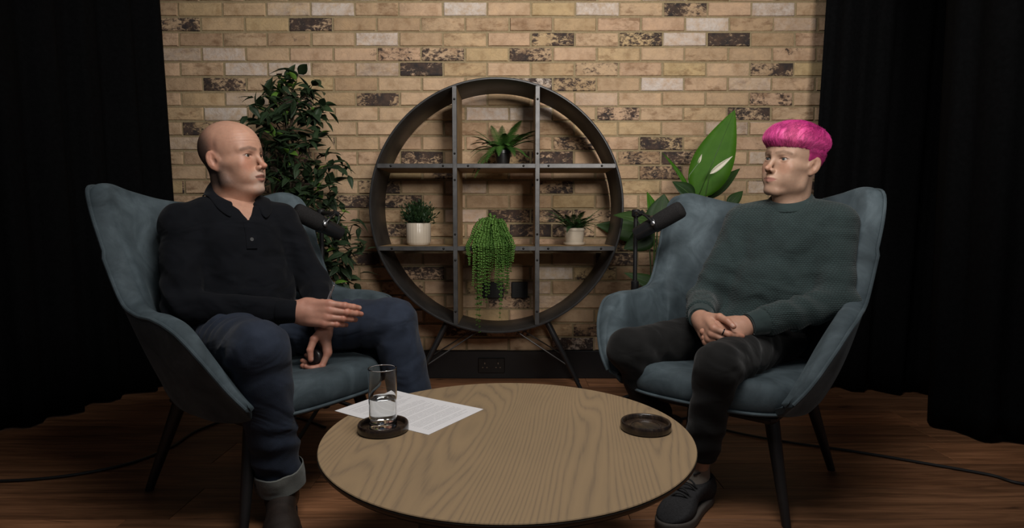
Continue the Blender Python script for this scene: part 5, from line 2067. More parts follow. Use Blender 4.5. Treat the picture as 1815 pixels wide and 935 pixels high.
# ring on the pink haired man's finger
p0, p1 = np.array(jR2['index'][0]), np.array(jR2['index'][1])
Mt = Matrix.Translation(Vector(p0 * .35 + p1 * .65)) @ Vector(p1 - p0).to_track_quat('Z', 'Y').to_matrix().to_4x4()
mb = MB()
prof = [(0.0088 + 0.0014 * math.cos(a), 0.0022 * math.sin(a)) for a in [2 * PI * k / 8 for k in range(8)]]
mb.lathe(prof, 28, M=Mt, closed=True)
rg = mb.build('finger_ring', simple('black_ring', (0.02, 0.02, 0.022), 0.25, 0.8), None)
tag(rg, 'thin black ring on a finger of the pink haired man', 'ring')

# ------------------------------------------------------------------ microphones on stands
M_foam = simple('foam_black', (0.020, 0.019, 0.019), 0.95, 0, 0.3, 300, 0.5, 900, 0.1)
M_mic = simple('mic_satin_black', (0.014, 0.014, 0.015), 0.32, 0.2, 0.1)
M_chrome = simple('mic_screw_steel', (0.35, 0.35, 0.36), 0.25, 0.95, 0.05)
def mic(front, rear, stand_xy, label, slabel, knob_side=1.0):
    front, rear = V3(*front), V3(*rear)
    e = empty('microphone', tuple(rear))
    tag(e, label, 'microphone')
    ax = (front - rear)
    L = np.linalg.norm(ax)
    ax = ax / L
    Mt = Matrix.Translation(Vector(rear)) @ Vector(ax).to_track_quat('Z', 'Y').to_matrix().to_4x4()
    R = 0.0310
    mb = MB()
    mb.lathe([(0.001, L * 0.47), (R * 0.96, L * 0.47), (R, L * 0.50), (R * 1.03, L * 0.62), (R * 1.03, L * 0.90), (R * 0.98, L * 0.955), (R * 0.80, L * 0.988), (R * 0.45, L * 1.0), (0.001, L)], 36, M=Mt)
    mb.build('windscreen', M_foam, e)
    mb = MB()
    mb.lathe([(0.001, 0.004), (R * 0.70, 0.004), (R * 0.72, 0.0), (R * 0.80, 0.0), (R * 0.83, 0.004), (R * 0.90, L * 0.35), (R * 0.92, L * 0.44), (0.001, L * 0.44)], 36, M=Mt)
    mb.build('barrel', M_mic, e, sharp=50)
    mb = MB()
    mb.lathe([(R * 0.90, L * 0.385), (R * 1.02, L * 0.388), (R * 1.05, L * 0.40), (R * 1.05, L * 0.455), (R * 1.02, L * 0.468), (R * 0.90, L * 0.47)], 36, M=Mt)
    mb.build('collar_ring', M_mic, e, sharp=50)
    # yoke: a bow from the two pivots to the stand mount
    up = V3(0, 0, 1) - ax * ax[2]
    up /= np.linalg.norm(up)
    sd = np.cross(ax, up)
    piv = rear + ax * L * 0.43
    mount = piv + up * (R + 0.030) - ax * 0.030
    mb = MB()
    for s in (-1, 1):
        a = piv + sd * s * (R + 0.006)
        mb.tube([a, a + up * 0.018 - ax * 0.004, a * 0.55 + mount * 0.45 + up * 0.012 + sd * s * 0.006, mount], [0.0045, 0.004, 0.0038, 0.0042], 8)
    mb.tube([mount - ax * 0.010, mount + ax * 0.012], 0.0095, 12)
    mb.build('yoke', M_mic, e)
    for s in (-1, 1):
        a = piv + sd * s * (R + 0.003)
        mb = MB()
        mb.tube([a, a + sd * s * 0.011, a + sd * s * 0.013], [0.0085, 0.0085, 0.006], 14)
        mb.build('pivot_knob', M_chrome, e)
    # cable looping from the barrel to the yoke
    mb = MB()
    c0 = rear + ax * L * 0.16 + up * R * 0.86
    c1 = mount - up * 0.004 + sd * 0.012
    mb.tube([c0, c0 + up * 0.018 + sd * 0.004, c0 * .6 + c1 * .4 + up * 0.034 + sd * 0.014, c0 * .25 + c1 * .75 + up * 0.022 + sd * 0.018, c1], 0.0022, 8)
    mb.build('cable', M_cable, e)
    # stand
    bx_, by_ = stand_xy
    st = empty('microphone_stand', (bx_, by_, 0))
    tag(st, slabel, 'microphone stand')
    top = V3(bx_, by_, mount[2] + 0.004)
    mb = MB()
    mb.tube([(bx_, by_, 0.10), (bx_, by_, 0.55)], 0.0115, 14)
    mb.build('lower_tube', M_black_metal, st)
    mb = MB()
    mb.tube([(bx_, by_, 0.53), (bx_, by_, 0.535), (bx_, by_, 0.585), (bx_, by_, 0.59)], [0.012, 0.0155, 0.0155, 0.010], 14)
    mb.build('clutch', M_black_plastic, st)
    mb = MB()
    mb.tube([(bx_, by_, 0.58), tuple(top)], 0.0085, 12)
    mb.build('upper_tube', M_black_metal, st)
    mb = MB()
    dv = mount - top
    back = top - dv / np.linalg.norm(dv) * 0.05
    mb.tube([tuple(back), tuple(mount)], 0.0075, 10)
    mb.build('boom', M_black_metal, st)
    mb = MB()
    mb.tube([tuple(top - V3(0, 0, 0.018)), tuple(top - V3(0, 0, 0.012)), tuple(top + V3(0, 0, 0.012)), tuple(top + V3(0, 0, 0.016))], [0.010, 0.0165, 0.0165, 0.010], 14)
    mb.build('boom_clamp', M_black_plastic, st)
    mb = MB()
    mb.tube([(bx_, by_, 0.075), (bx_, by_, 0.08), (bx_, by_, 0.135), (bx_, by_, 0.14)], [0.012, 0.019, 0.019, 0.012], 14)
    mb.build('hub', M_black_plastic, st)
    for k in range(3):
        a = math.radians(-100 + 120 * k) if knob_side > 0 else math.radians(-80 - 120 * k)
        mb = MB()
        mb.tube([(bx_ + 0.012 * math.cos(a), by_ + 0.012 * math.sin(a), 0.115), (bx_ + 0.23 * math.cos(a), by_ + 0.23 * math.sin(a), 0.012)], 0.008, 10)
        lg = mb.build('tripod_leg', M_black_metal, st)
        mb = MB()
        mb.tube([(bx_ + 0.215 * math.cos(a), by_ + 0.215 * math.sin(a), 0.018), (bx_ + 0.245 * math.cos(a), by_ + 0.245 * math.sin(a), 0.0095)], [0.0095, 0.0090], 10)
        mb.build('rubber_foot', M_black_plastic, lg)
    return mount, top
mic(ray_at(521, 372, 2.10), ray_at(605, 415, 2.20), (ray_at(571, 450, 2.33)[0], 2.33), 'black broadcast microphone pointing at the bald man', 'black stand holding the microphone beside the bald man')
mic(ray_at(1211, 368, 2.12), ray_at(1127, 416, 2.20), (ray_at(1126, 450, 2.36)[0], 2.36), 'black broadcast microphone pointing at the pink haired man', 'black stand holding the microphone beside the pink haired man', -1.0)

# cables on the floor
def cable(pts, label):
    P_ = [V3(p[0], p[1], 0.006) for p in pts]
    tab = [(i, tuple(p)) for i, p in enumerate(P_)]
    n = (len(P_) - 1) * 10
    q = [tuple(cr(tab, (len(P_) - 1) * k / n)) for k in range(n + 1)]
    mb = MB()
    mb.tube(q, 0.0048, 8)
    o = mb.build('floor_cable', M_cable, None)
    tag(o, label, 'cable', 'black microphone cables on the floor')
def flr(px, py):
    r = ray_at(px, py, 1.0) - V3(0, 0, CAM_H)
    t = -CAM_H / r[2]
    return (r * t)[:2]
cable([(-2.1, 1.80), flr(-40, 856), flr(100, 848), flr(220, 826), flr(300, 796), flr(350, 765), flr(415, 745), flr(520, 742), (-0.745, 2.30)], 'thin black cable curving over the floor behind the left armchair')
cable([(2.2, 1.70), flr(1850, 864), flr(1750, 843), flr(1620, 820), flr(1500, 800), flr(1400, 786), flr(1290, 765), flr(1230, 742), (0.50, 2.30)], 'thin black cable running across the floor to the right')

# ------------------------------------------------------------------ plants
def leaf_mat(name, c1, c2, rough=0.4, vein=True):
    m, nt, b = newmat(name)
    v = coord(nt)
    oi = nt.nodes.new('ShaderNodeObjectInfo')
    n = noise(nt, v, 18, 4)
    k = math_n(nt, 'ADD', math_n(nt, 'MULTIPLY', n.outputs[0], 0.5), math_n(nt, 'MULTIPLY', oi.outputs['Random'], 0.5))
    c = ramp(nt, k, [(0.25, c1), (0.75, c2)]).outputs[0]
    nt.links.new(c, b.inputs['Base Color'])
    b.inputs['Roughness'].default_value = rough
    b.inputs['Specular IOR Level'].default_value = 0.22
    bump(nt, b, noise(nt, v, 60, 3).outputs[0], 0.15, 0.002)
    return m
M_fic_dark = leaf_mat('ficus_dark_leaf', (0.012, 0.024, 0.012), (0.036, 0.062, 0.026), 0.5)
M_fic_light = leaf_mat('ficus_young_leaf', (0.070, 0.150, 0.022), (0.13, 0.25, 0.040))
M_fern = leaf_mat('fern_green', (0.020, 0.055, 0.010), (0.050, 0.120, 0.022), 0.5)
M_herb = leaf_mat('herb_green', (0.010, 0.026, 0.008), (0.030, 0.062, 0.016), 0.55)
M_pearl = leaf_mat('trailing_green', (0.045, 0.105, 0.018), (0.110, 0.220, 0.045), 0.4)
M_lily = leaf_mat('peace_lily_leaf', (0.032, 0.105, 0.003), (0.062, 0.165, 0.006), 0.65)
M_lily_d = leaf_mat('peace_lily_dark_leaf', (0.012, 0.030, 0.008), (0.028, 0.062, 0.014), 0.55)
M_spathe = leaf_mat('white_spathe', (0.50, 0.47, 0.36), (0.60, 0.57, 0.46), 0.5)
M_stem = simple('bark_stem', (0.055, 0.035, 0.020), 0.8, 0, 0.3, 40, 0.3, 120)
M_gstem = simple('green_stem', (0.045, 0.095, 0.020), 0.5, 0, 0.2)

def leaf_geo(L, W, droop=0.25, foldk=0.25, n=6, tipk=1.0, th=0.0006):
    """pointed leaf along +x, upper face +z, with thickness"""
    rows = []
    for i in range(n + 1):
        t = i / n
        w = W * 0.5 * (math.sin(PI * min(1, t ** 0.75)) ** 0.85 * (1 - 0.25 * t)) if 0 < i < n else 0.0004
        z = -droop * L * t * t
        x = L * (t - 0.08 * droop * t * t)
        rows.append([(x, -w, z + foldk * w), (x, -w * 0.5, z + foldk * w * 0.35), (x, 0, z - 0.0004), (x, w * 0.5, z + foldk * w * 0.35), (x, w, z + foldk * w)])
    V, Fc = [], []
    for lay in (0, 1):
        for r_ in rows:
            V += [(p[0], p[1], p[2] - lay * th) for p in r_]
    m5 = 5
    N1 = (n + 1) * m5
    for i in range(n):
        for j in range(4):
            a = i * m5 + j
            Fc.append((a, a + m5, a + m5 + 1, a + 1)[::-1])
            Fc.append((N1 + a, N1 + a + m5, N1 + a + m5 + 1, N1 + a + 1))
    for i in range(n):
        for j in (0, 4):
            a = i * m5 + j
            q = (a, a + m5, N1 + a + m5, N1 + a)
            Fc.append(q if j == 0 else q[::-1])
    return V, Fc
def leaf_me(name, mat, *a, **k):
    V, Fc = leaf_geo(*a, **k)
    me = mesh(name, V, Fc, True)
    me.materials.append(mat)
    return me
def place(me, name, base, direc, roll, parent, scale=1.0):
    d = Vector(direc).normalized()
    z = Vector((0, 0, 1)) - d * d.z
    z = z.normalized() if z.length > 1e-3 else Vector((1, 0, 0))
    y = z.cross(d)
    M = Matrix((d, y, z)).transposed().to_4x4()
    M = Matrix.Translation(Vector(base)) @ M @ Matrix.Rotation(roll, 4, 'X') @ Matrix.Scale(scale, 4)
    o = bpy.data.objects.new(name, me)
    COL.objects.link(o)
    o.parent = parent
    o.matrix_parent_inverse = world_of(parent).inverted()
    loc, rq, sc = M.decompose()
    o.location, o.rotation_euler, o.scale = loc, rq.to_euler(), sc
    return o

# ficus tree behind the bald man
rp = random.Random(21)
FXc, FYc = -1.02, 2.72
fic = empty('ficus_tree', (FXc, FYc, 0))
tag(fic, 'leafy artificial ficus tree standing behind the bald man', 'plant')
mb = MB()
mb.lathe([(0.001, 0.0), (0.105, 0.0), (0.110, 0.005), (0.135, 0.23), (0.140, 0.235), (0.140, 0.25), (0.130, 0.25), (0.128, 0.22), (0.001, 0.22)], 32, (FXc, FYc, 0))
mb.build('pot', M_black_pot, fic, sharp=50)
mb = MB()
mb.lathe([(0.127, 0.215), (0.09, 0.222), (0.001, 0.225)], 24, (FXc, FYc, 0))
mb.build('soil', M_soil, fic)
mb = MB()
for s_ in range(3):
    a0 = s_ * 2.1
    mb.tube([(FXc + 0.018 * math.cos(a0 + k * 0.9), FYc + 0.018 * math.sin(a0 + k * 0.9), 0.2 + 0.14 * k) for k in range(9)], [0.010 - 0.0006 * k for k in range(9)], 8)
trunk = mb.build('trunk', M_stem, fic)
LD = [leaf_me('leaf', M_fic_dark, l, w, droop=dr) for l, w, dr in ((0.080, 0.044, 0.25), (0.070, 0.040, 0.4), (0.086, 0.046, 0.15))]
LL = [leaf_me('leaf', M_fic_light, l, w, droop=dr) for l, w, dr in ((0.058, 0.028, 0.25), (0.066, 0.030, 0.35))]
LEAFG = [leaf_geo(0.078, 0.036, 0.3, n=4), leaf_geo(0.068, 0.032, 0.2, n=4)]
nleaf = 0
twigs = MB()
def twig(p0, p1, nl):
    global nleaf
    p0, p1 = Vector(p0), Vector(p1)
    mid = p0.lerp(p1, 0.5) + Vector((0, 0, 0.03))
    twigs.tube([p0, mid, p1], [0.0035, 0.0025, 0.0012], 5)
    dv = (p1 - p0).normalized()
    for k in range(nl):
        if nleaf >= 300:
            return
        t = 0.28 + 0.72 * (k + rp.random() * 0.6) / nl
        p = p0.lerp(mid, t * 2) if t < 0.5 else mid.lerp(p1, min(1, t * 2 - 1))
        d = dv * 0.7 + Vector((rp.uniform(-1, 1), rp.uniform(-1.1, 0.6), rp.uniform(-0.7, 0.45)))
        light = rp.random() < 0.24
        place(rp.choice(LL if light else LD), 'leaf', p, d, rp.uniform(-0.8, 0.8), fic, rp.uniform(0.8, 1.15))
        nleaf += 1
# silhouette: pixel columns of the crown turned into twig ends at the tree's own depth
ends = [(505, 130, .0), (530, 128, -.05), (490, 150, .05), (555, 150, 0), (580, 185, 0), (470, 165, -.05), (560, 200, .05), (525, 170, -.1), (455, 185, 0), (500, 200, -.1), (450, 210, .05), (575, 235, -.05),
        (480, 235, -.12), (540, 235, -.12), (465, 255, 0), (605, 290, -.05), (585, 270, .05), (515, 265, -.12), (480, 290, 0), (555, 300, -.1), (600, 320, 0), (510, 310, -.1), (570, 335, -.08), (530, 340, -.1),
        (590, 350, .05), (545, 365, -.1), (620, 370, -.02), (638, 395, 0), (605, 395, -.08), (630, 430, -.05), (600, 430, -.1), (640, 450, -.03), (615, 465, -.08), (590, 470, -.1), (600, 500, -.08), (625, 490, 0), (570, 400, -.05), (500, 350, -.05), (560, 440, -.08), (580, 500, -.05)]
for (px_, py_, dy) in ends:
    e_ = ray_at(px_, py_, FYc + dy)
    zb = max(0.45, e_[2] - rp.uniform(0.10, 0.20))
    twig((FXc + rp.uniform(-0.015, 0.015), FYc + rp.uniform(-0.015, 0.015), min(zb, 1.30)), e_, 8 if py_ < 380 else 7)
twigs.build('branches', M_stem, fic)
# the leaves deep in the crown, past the 300 counted ones
inner = MB()
for (px_, py_, dy) in ends * 11:
    e_ = Vector(ray_at(px_, py_, FYc + dy))
    c_ = Vector((FXc, FYc, min(1.30, max(0.45, e_.z - 0.12))))
    p = c_.lerp(e_, rp.uniform(0.45, 1.0)) + Vector((rp.uniform(-.05, .05), rp.uniform(-.07, .07), rp.uniform(-.05, .04)))
    d = Vector((rp.uniform(-1, 1), rp.uniform(-1, .6), rp.uniform(-.9, .3))).normalized()
    z = Vector((rp.uniform(-.5, .5), rp.uniform(-.8, .2), 1.0))
    z = (z - d * z.dot(d)).normalized()
    M = Matrix.Translation(p) @ Matrix((d, z.cross(d), z)).transposed().to_4x4() @ Matrix.Scale(rp.uniform(0.8, 1.15), 4)
    V, Fc = LEAFG[rp.randrange(2)]
    inner.add([M @ Vector(q) for q in V], Fc)
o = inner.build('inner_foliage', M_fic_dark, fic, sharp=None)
o['kind'] = 'stuff'

# pots on the shelf
ZS_LOW, ZS_UP = SZ - OFF + 0.0095, SZ + OFF + 0.0095
def frond(mbf, p0, az, length, rise, droopk, lw, n=20):
    """pinnate fern frond as real leaflets"""
    d = Vector((math.cos(az), math.sin(az), 0))
    sd = Vector((-d.y, d.x, 0))
    pts = []
    for i in range(n + 1):
        t = i / n
        pts.append(Vector(p0) + d * length * t * (1 - 0.15 * droopk * t) + Vector((0, 0, length * (rise * t - droopk * t * t))))
    mbf.tube(pts, [0.0013 * (1 - 0.7 * i / n) for i in range(n + 1)], 4)
    for i in range(2, n + 1):
        t = i / n
        w = lw * math.sin(PI * (0.12 + 0.85 * t)) ** 0.8
        tg = (pts[i] - pts[i - 1]).normalized()
        upv = sd.cross(tg)
        for s in (-1, 1):
            a = pts[i]
            tip = a + sd * s * w + tg * w * 0.35 - upv * s * 0 + Vector((0, 0, -0.15 * w))
            bw = length / n * 0.52
            mbf.add([a - tg * bw, a + tg * bw, a.lerp(tip, 0.6) + tg * bw * 0.9, tip, a.lerp(tip, 0.6) - tg * bw * 0.6], [(0, 1, 2, 3, 4)])
def shelf_plant(name, x, y, z, label):
    e = empty(name, (x, y, z))
    tag(e, label, 'plant')
    return e
# fern, top middle
fx, fy = ray_at(891, 280, 2.86)[0], 2.86
e = shelf_plant('potted_fern', fx, fy, ZS_UP, 'bright fern in a black pot in the top middle opening of the shelf')
mb = MB()
mb.lathe([(0.001, 0.0), (0.030, 0.0), (0.031, 0.002), (0.038, 0.058), (0.0405, 0.059), (0.0405, 0.074), (0.038, 0.075), (0.036, 0.068), (0.001, 0.068)], 32, (fx, fy, ZS_UP))
mb.build('pot', M_black_pot, e, sharp=50)
rp = random.Random(4)
specs = [(1.6, .20, 1.15, .25), (1.2, .19, 1.2, .3), (1.9, .17, 1.2, .35), (3.1, .17, .75, .75), (3.35, .19, .6, .8), (2.9, .18, .95, .7), (3.6, .15, .35, 1.0), (-0.15, .19, .95, .45), (0.15, .17, .85, .5), (-0.3, .13, .3, .6),
         (4.2, .14, .75, 1.1), (4.6, .13, .8, 1.0), (5.1, .14, .7, .9), (3.9, .16, .15, 1.05), (0.6, .15, 1.1, .5), (2.4, .16, 1.0, .6), (5.6, .13, .6, .8), (1.45, .13, 1.1, .4), (4.0, .10, .9, .9), (5.0, .09, 1.1, .9)]
specs += [(rp.uniform(0, 2 * PI), rp.uniform(0.10, 0.17), rp.uniform(0.8, 1.25), rp.uniform(0.4, 0.8)) for _ in range(16)]
for az, ln, rise, dk in specs:
    ln = min(ln, 0.140 / max(0.3, abs(math.cos(az))), 0.150 / max(0.3, abs(math.sin(az))) if math.sin(az) > 0 else 1.0)
    if 3.7 < az < 4.1:
        dk *= 0.8
    mb = MB()
    frond(mb, (fx + 0.012 * math.cos(az), fy + 0.012 * math.sin(az), ZS_UP + 0.066), az, ln * 1.15, rise, dk, 0.026, 24)
    mb.build('frond', M_fern, e, sharp=None)
# herb, left middle
hx, hy = ray_at(742, 415, 2.86)[0], 2.86
e = shelf_plant('potted_herb', hx, hy, ZS_LOW, 'bushy dark green plant in a ribbed cream pot at the left of the shelf')
mb = MB()
R0 = 0.058
prof = [(0.001, 0.0), (0.048, 0.0), (0.052, 0.003), (R0, 0.016), (R0, 0.104), (R0 - 0.002, 0.107), (R0 - 0.005, 0.106), (R0 - 0.006, 0.09), (0.001, 0.09)]
mb.lathe(prof, 72, (hx, hy, ZS_LOW))
vv_ = []
for i, p in enumerate(mb.v):
    r_, k_ = divmod(i, 72)
    if r_ in (3, 4):
        q = Vector((p[0] - hx, p[1] - hy, 0))
        q = q * (1 + (0.022 if k_ % 3 == 0 else -0.006))
        vv_.append((hx + q.x, hy + q.y, p[2]))
    else:
        vv_.append(p)
mb.v = vv_
mb.build('pot', M_white_pot, e, sharp=60)
mb = MB()
for i in range(150):
    a = rp.uniform(0, 2 * PI)
    rr = rp.uniform(0.0, 0.036)
    tilt = rp.uniform(0.0, 0.9) * (0.4 + rr / 0.036)
    L = rp.uniform(0.07, 0.125) * (1 - 0.25 * tilt)
    p0 = Vector((hx + rr * math.cos(a), hy + rr * math.sin(a), ZS_LOW + 0.088))
    d = Vector((math.sin(tilt) * math.cos(a), math.sin(tilt) * math.sin(a), math.cos(tilt)))
    p1 = p0 + d * L
    mb.tube([p0, p0.lerp(p1, 0.5) + Vector((0, 0, 0.004)), p1], [0.0012, 0.001, 0.0006], 4)
    for k in range(9):
        t = 0.35 + 0.65 * k / 8
        b0 = p0.lerp(p1, t)
        ld = (d + Vector((rp.uniform(-1, 1), rp.uniform(-1, 1), rp.uniform(-0.4, 0.7)))).normalized()
        sd_ = ld.cross(Vector((rp.uniform(-1, 1), rp.uniform(-1, 1), rp.uniform(-1, 1)))).normalized()
        l = rp.uniform(0.015, 0.025)
        mb.add([b0, b0 + ld * l * 0.5 + sd_ * l * 0.17, b0 + ld * l, b0 + ld * l * 0.5 - sd_ * l * 0.17], [(0, 1, 2, 3)])
o = mb.build('foliage', M_herb, e, sharp=None)
o['kind'] = 'stuff'
# small fern, right middle
gx, gy = ray_at(1018, 415, 2.86)[0], 2.86
e = shelf_plant('potted_fern', gx, gy, ZS_LOW, 'small dark fern in a plain cream pot with saucer at the right of the shelf')
mb = MB()
mb.lathe([(0.001, 0.006), (0.041, 0.006), (0.043, 0.009), (0.049, 0.070), (0.0535, 0.071), (0.0535, 0.083), (0.050, 0.084), (0.047, 0.075), (0.001, 0.072)], 40, (gx, gy, ZS_LOW))
pot = mb.build('pot', M_white_pot, e, sharp=50)
mb = MB()
mb.lathe([(0.001, 0.0), (0.046, 0.0), (0.0525, 0.006), (0.0535, 0.014), (0.0515, 0.014), (0.0455, 0.007), (0.001, 0.006)], 40, (gx, gy, ZS_LOW))
mb.build('saucer', M_white_pot, e, sharp=50)
M_fern2 = leaf_mat('small_fern_green', (0.012, 0.036, 0.010), (0.030, 0.075, 0.020), 0.5)
for i in range(32):
    az = i * 2.399
    mb = MB()
    frond(mb, (gx + 0.014 * math.cos(az), gy + 0.014 * math.sin(az), ZS_LOW + 0.074), az, min(rp.uniform(0.09, 0.15), 0.15 / max(0.3, abs(math.cos(az)))), rp.uniform(0.6, 1.3), rp.uniform(0.4, 0.8), 0.018, 14)
    mb.build('frond', M_fern2, e, sharp=None)
# trailing plant, centre
tx, ty = ray_at(872, 420, 2.80)[0], 2.80
e = shelf_plant('trailing_plant', tx, ty, ZS_LOW, 'trailing plant with strings of round leaves hanging from the shelf centre')
mb = MB()
mb.lathe([(0.001, 0.0), (0.036, 0.0), (0.046, 0.055), (0.048, 0.060), (0.044, 0.060), (0.001, 0.05)], 28, (tx, ty, ZS_LOW))
mb.build('pot', M_black_pot, e, sharp=50)
rp = random.Random(9)
ends2 = [(832, 470, .5), (838, 505, .6), (845, 575, 1), (850, 588, 1), (853, 540, .9), (858, 500, .8), (862, 535, .9), (866, 520, .7), (872, 480, .6), (878, 500, .7), (882, 510, .7), (886, 562, 1), (889, 545, .9), (893, 500, .8), (897, 520, .8), (901, 510, .7), (905, 480, .6), (909, 465, .5),
         (840, 450, .4), (856, 460, .5), (870, 455, .4), (888, 460, .5), (900, 455, .4), (848, 530, .8), (892, 475, .5), (880, 450, .4), (864, 480, .5), (834, 455, .4), (907, 450, .3), (828, 452, .3)]
for i, (px_, py_, _) in enumerate(ends2):
    Yf = SY0 - 0.018 - rp.uniform(0.0, 0.03)
    end = ray_at(px_, py_, Yf)
    lipx = ray_at(px_ + rp.uniform(-3, 3), 440, Yf)[0]
    a = rp.uniform(0, 2 * PI)
    p0 = Vector((tx + 0.020 * math.cos(a), ty + 0.015 * math.sin(a), ZS_LOW + 0.055))
    pk = Vector((tx * 0.55 + lipx * 0.45, ty - 0.02, ZS_LOW + rp.uniform(0.06, 0.135)))
    p2 = Vector((lipx, Yf + 0.006, ZS_LOW + 0.016))
    p3 = Vector((lipx, Yf, ZS_LOW - 0.03))
    ctrl = [p0, pk, p2, p3, Vector(end)] if end[2] < ZS_LOW - 0.05 else [p0, pk, p2, Vector(end)]
    tab = [(k, tuple(p)) for k, p in enumerate(ctrl)]
    path = [Vector(cr(tab, (len(ctrl) - 1) * k / 60)) for k in range(61)]
    mb = MB()
    mb.tube(path[::3], 0.0009, 4)
    s_acc, last = 0.0, path[0]
    side = 1
    tot = sum((path[k + 1] - path[k]).length for k in range(60))
    run = 0.0
    for k in range(1, 61):
        run += (path[k] - path[k - 1]).length
        s_acc += (path[k] - last).length
        last = path[k]
        if s_acc < 0.0075:
            continue
        s_acc = 0.0
        rr = 0.0078 * (1.0 - 0.62 * (run / tot) ** 1.5) * rp.uniform(0.85, 1.15)
        nrm = Vector((rp.uniform(-0.5, 0.5), -1, rp.uniform(-0.1, 0.7))).normalized()
        for sgn in (-1, 1):
            sdv = Vector((sgn * 1.0, rp.uniform(-0.5, 0.2), rp.uniform(-0.5, 0.2))).normalized()
            c_ = path[k] + sdv * rr * 1.05
            u_ = nrm.orthogonal().normalized()
            w_ = nrm.cross(u_)
            ring = [c_ + (u_ * math.cos(2 * PI * q / 7) + w_ * math.sin(2 * PI * q / 7)) * rr for q in range(7)]
            mb.add(ring + [c_ + nrm * rr * 0.35, c_ - nrm * rr * 0.2], [(q, (q + 1) % 7, 7) for q in range(7)] + [((q + 1) % 7, q, 8) for q in range(7)])
    mb.build('strand', M_pearl, e, sharp=None)
mb = MB()
for i in range(120):
    a = rp.uniform(0, 2 * PI)
    hgt = rp.uniform(0.05, 0.15)
    rr = 0.052 * (1 - (hgt - 0.05) / 0.125) + 0.004
    c_ = Vector((tx + rr * math.cos(a), ty + rr * 0.8 * math.sin(a), ZS_LOW + hgt))
    nrm = Vector((math.cos(a), math.sin(a) - 0.3, 0.5)).normalized()
    u_ = nrm.orthogonal().normalized()
    w_ = nrm.cross(u_)
    r_ = rp.uniform(0.005, 0.0085)
    ring = [c_ + (u_ * math.cos(2 * PI * q / 7) + w_ * math.sin(2 * PI * q / 7)) * r_ for q in range(7)]
    mb.add(ring + [c_ + nrm * r_ * 0.35, c_ - nrm * r_ * 0.2], [(q, (q + 1) % 7, 7) for q in range(7)] + [((q + 1) % 7, q, 8) for q in range(7)])
o = mb.build('leaf_crown', M_pearl, e, sharp=None)
o['kind'] = 'stuff'

# peace lily behind the right armchair
LXc, LYc = 0.66, 2.72
lil = empty('peace_lily', (LXc, LYc, 0))
tag(lil, 'peace lily with one tall bright leaf behind the right armchair', 'plant')
mb = MB()
mb.lathe([(0.001, 0.0), (0.10, 0.0), (0.105, 0.005), (0.13, 0.24), (0.135, 0.26), (0.125, 0.26), (0.12, 0.23), (0.001, 0.23)], 32, (LXc, LYc, 0))
mb.build('pot', M_black_pot, lil, sharp=50)
mb = MB()
mb.lathe([(0.119, 0.225), (0.08, 0.232), (0.001, 0.235)], 24, (LXc, LYc, 0))
mb.build('soil', M_soil, lil)
def big_leaf(base_px, tip_px, Y, W, mat, facing, droop=0.1, dYt=0.0, name='leaf'):
    b0, t0 = ray_at(base_px[0], base_px[1], Y), ray_at(tip_px[0], tip_px[1], Y + dYt)
    L = float(np.linalg.norm(t0 - b0))
    me = leaf_me(name, mat, L, W, droop=droop, foldk=0.18, n=12, th=0.0009)
    d = Vector(t0 - b0).normalized()
    z = Vector(facing) - d * Vector(facing).dot(d)
    z.normalize()
    y = z.cross(d)
    M = Matrix.Translation(Vector(b0)) @ Matrix((d, y, z)).transposed().to_4x4()
    o = bpy.data.objects.new(name, me)
    COL.objects.link(o)
    o.parent = lil
    o.matrix_parent_inverse = world_of(lil).inverted()
    loc, rq, sc = M.decompose()
    o.location, o.rotation_euler = loc, rq.to_euler()
    # midrib and petiole
    mb = MB()
    mb.tube([(0, 0, 0.0005), (L * 0.5, 0, -droop * L * 0.25 + 0.0006), (L * 0.97, 0, -droop * L * 0.94 + 0.0006)], [0.0022, 0.0015, 0.0005], 6)
    mo = link('midrib', mb.me('midrib'), M_gstem)
    mo.parent = o
    mb = MB()
    mid = Vector(b0) * 0.6 + Vector((LXc, LYc, 0.24)) * 0.4 + Vector((0, 0, 0.06))
    mb.tube([Vector((LXc, LYc, 0.23)), mid, Vector(b0)], [0.004, 0.0035, 0.0025], 6)
    mb.build('petiole', M_gstem, lil)
    return o
big_leaf((1236, 352), (1303, 193), 2.70, 0.200, M_lily, (-0.25, -1, 0.15), 0.02)
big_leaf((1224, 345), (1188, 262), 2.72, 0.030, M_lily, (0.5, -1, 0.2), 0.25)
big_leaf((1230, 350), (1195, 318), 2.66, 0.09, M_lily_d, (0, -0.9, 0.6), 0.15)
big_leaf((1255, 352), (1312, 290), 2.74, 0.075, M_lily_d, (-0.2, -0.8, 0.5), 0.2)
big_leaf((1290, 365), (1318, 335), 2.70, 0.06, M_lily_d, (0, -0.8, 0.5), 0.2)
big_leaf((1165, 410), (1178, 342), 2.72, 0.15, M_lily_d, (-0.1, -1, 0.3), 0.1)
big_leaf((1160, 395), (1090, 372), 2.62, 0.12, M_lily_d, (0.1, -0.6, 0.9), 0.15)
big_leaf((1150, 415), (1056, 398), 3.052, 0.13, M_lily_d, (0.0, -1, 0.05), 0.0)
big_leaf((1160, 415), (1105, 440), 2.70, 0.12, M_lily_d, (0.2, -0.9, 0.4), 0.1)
big_leaf((1165, 400), (1150, 338), 2.76, 0.07, M_lily, (0.2, -0.9, 0.4), 0.1)
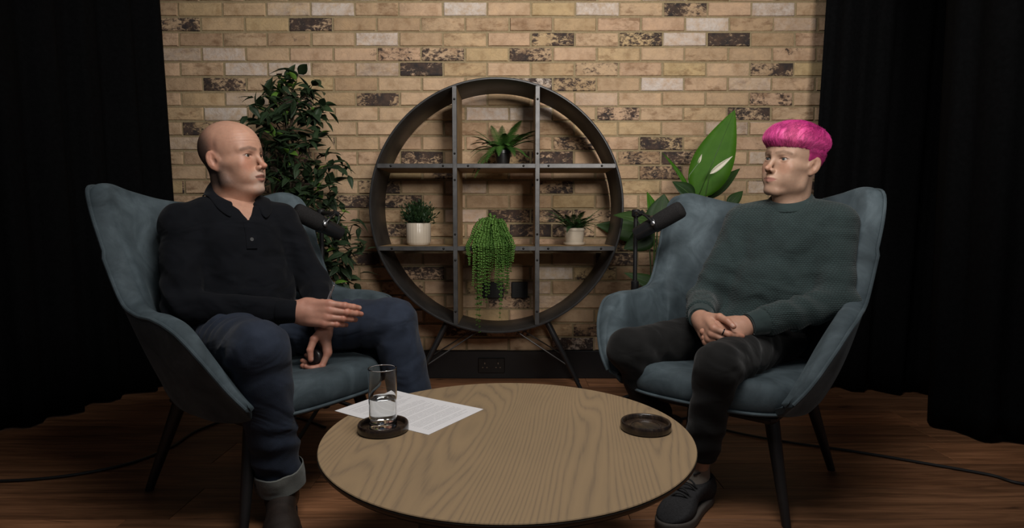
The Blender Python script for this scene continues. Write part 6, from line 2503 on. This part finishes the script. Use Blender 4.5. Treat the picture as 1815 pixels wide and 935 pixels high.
big_leaf((1185, 520), (1165, 458), 2.66, 0.13, M_lily_d, (-0.2, -0.9, 0.3), 0.1)
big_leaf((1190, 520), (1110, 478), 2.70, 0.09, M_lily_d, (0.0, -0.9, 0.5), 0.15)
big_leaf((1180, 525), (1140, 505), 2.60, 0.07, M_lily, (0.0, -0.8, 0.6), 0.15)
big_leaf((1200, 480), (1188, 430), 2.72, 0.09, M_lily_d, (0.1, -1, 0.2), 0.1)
# white spathe in front of the tall leaf
b0, t0 = ray_at(1258, 308, 2.60), ray_at(1296, 277, 2.60)
L = float(np.linalg.norm(t0 - b0))
me = leaf_me('spathe', M_spathe, L, 0.026, droop=-0.12, foldk=0.7, n=10)
d = Vector(t0 - b0).normalized()
z = Vector((-0.3, -1, -0.3)) - d * Vector((-0.3, -1, -0.3)).dot(d)
z.normalize()
M = Matrix.Translation(Vector(b0)) @ Matrix((d, z.cross(d), z)).transposed().to_4x4()
o = link('spathe', me)
o.parent = lil
o.matrix_parent_inverse = world_of(lil).inverted()
loc, rq, sc = M.decompose()
o.location, o.rotation_euler = loc, rq.to_euler()
mb = MB()
mb.tube([Vector((LXc, LYc, 0.23)), Vector(ray_at(1240, 400, 2.66)), Vector(b0)], [0.003, 0.003, 0.002], 6)
mb.build('flower_stalk', M_gstem, lil)
b0 = ray_at(1237, 290, 2.71)
me = leaf_me('spathe', M_spathe, 0.045, 0.014, droop=-0.1, foldk=0.9, n=8)
d = Vector((0.35, 0, 0.95)).normalized()
z = Vector((0, -1, 0))
M = Matrix.Translation(Vector(b0)) @ Matrix((d, z.cross(d), z)).transposed().to_4x4()
o = link('spathe', me)
o.parent = lil
o.matrix_parent_inverse = world_of(lil).inverted()
loc, rq, sc = M.decompose()
o.location, o.rotation_euler = loc, rq.to_euler()
mb = MB()
mb.tube([Vector((LXc, LYc, 0.23)), Vector(ray_at(1216, 345, 2.71)), Vector(ray_at(1222, 310, 2.71)), Vector(b0)], [0.0035, 0.003, 0.0025, 0.002], 6)
mb.build('flower_stalk', M_gstem, lil)
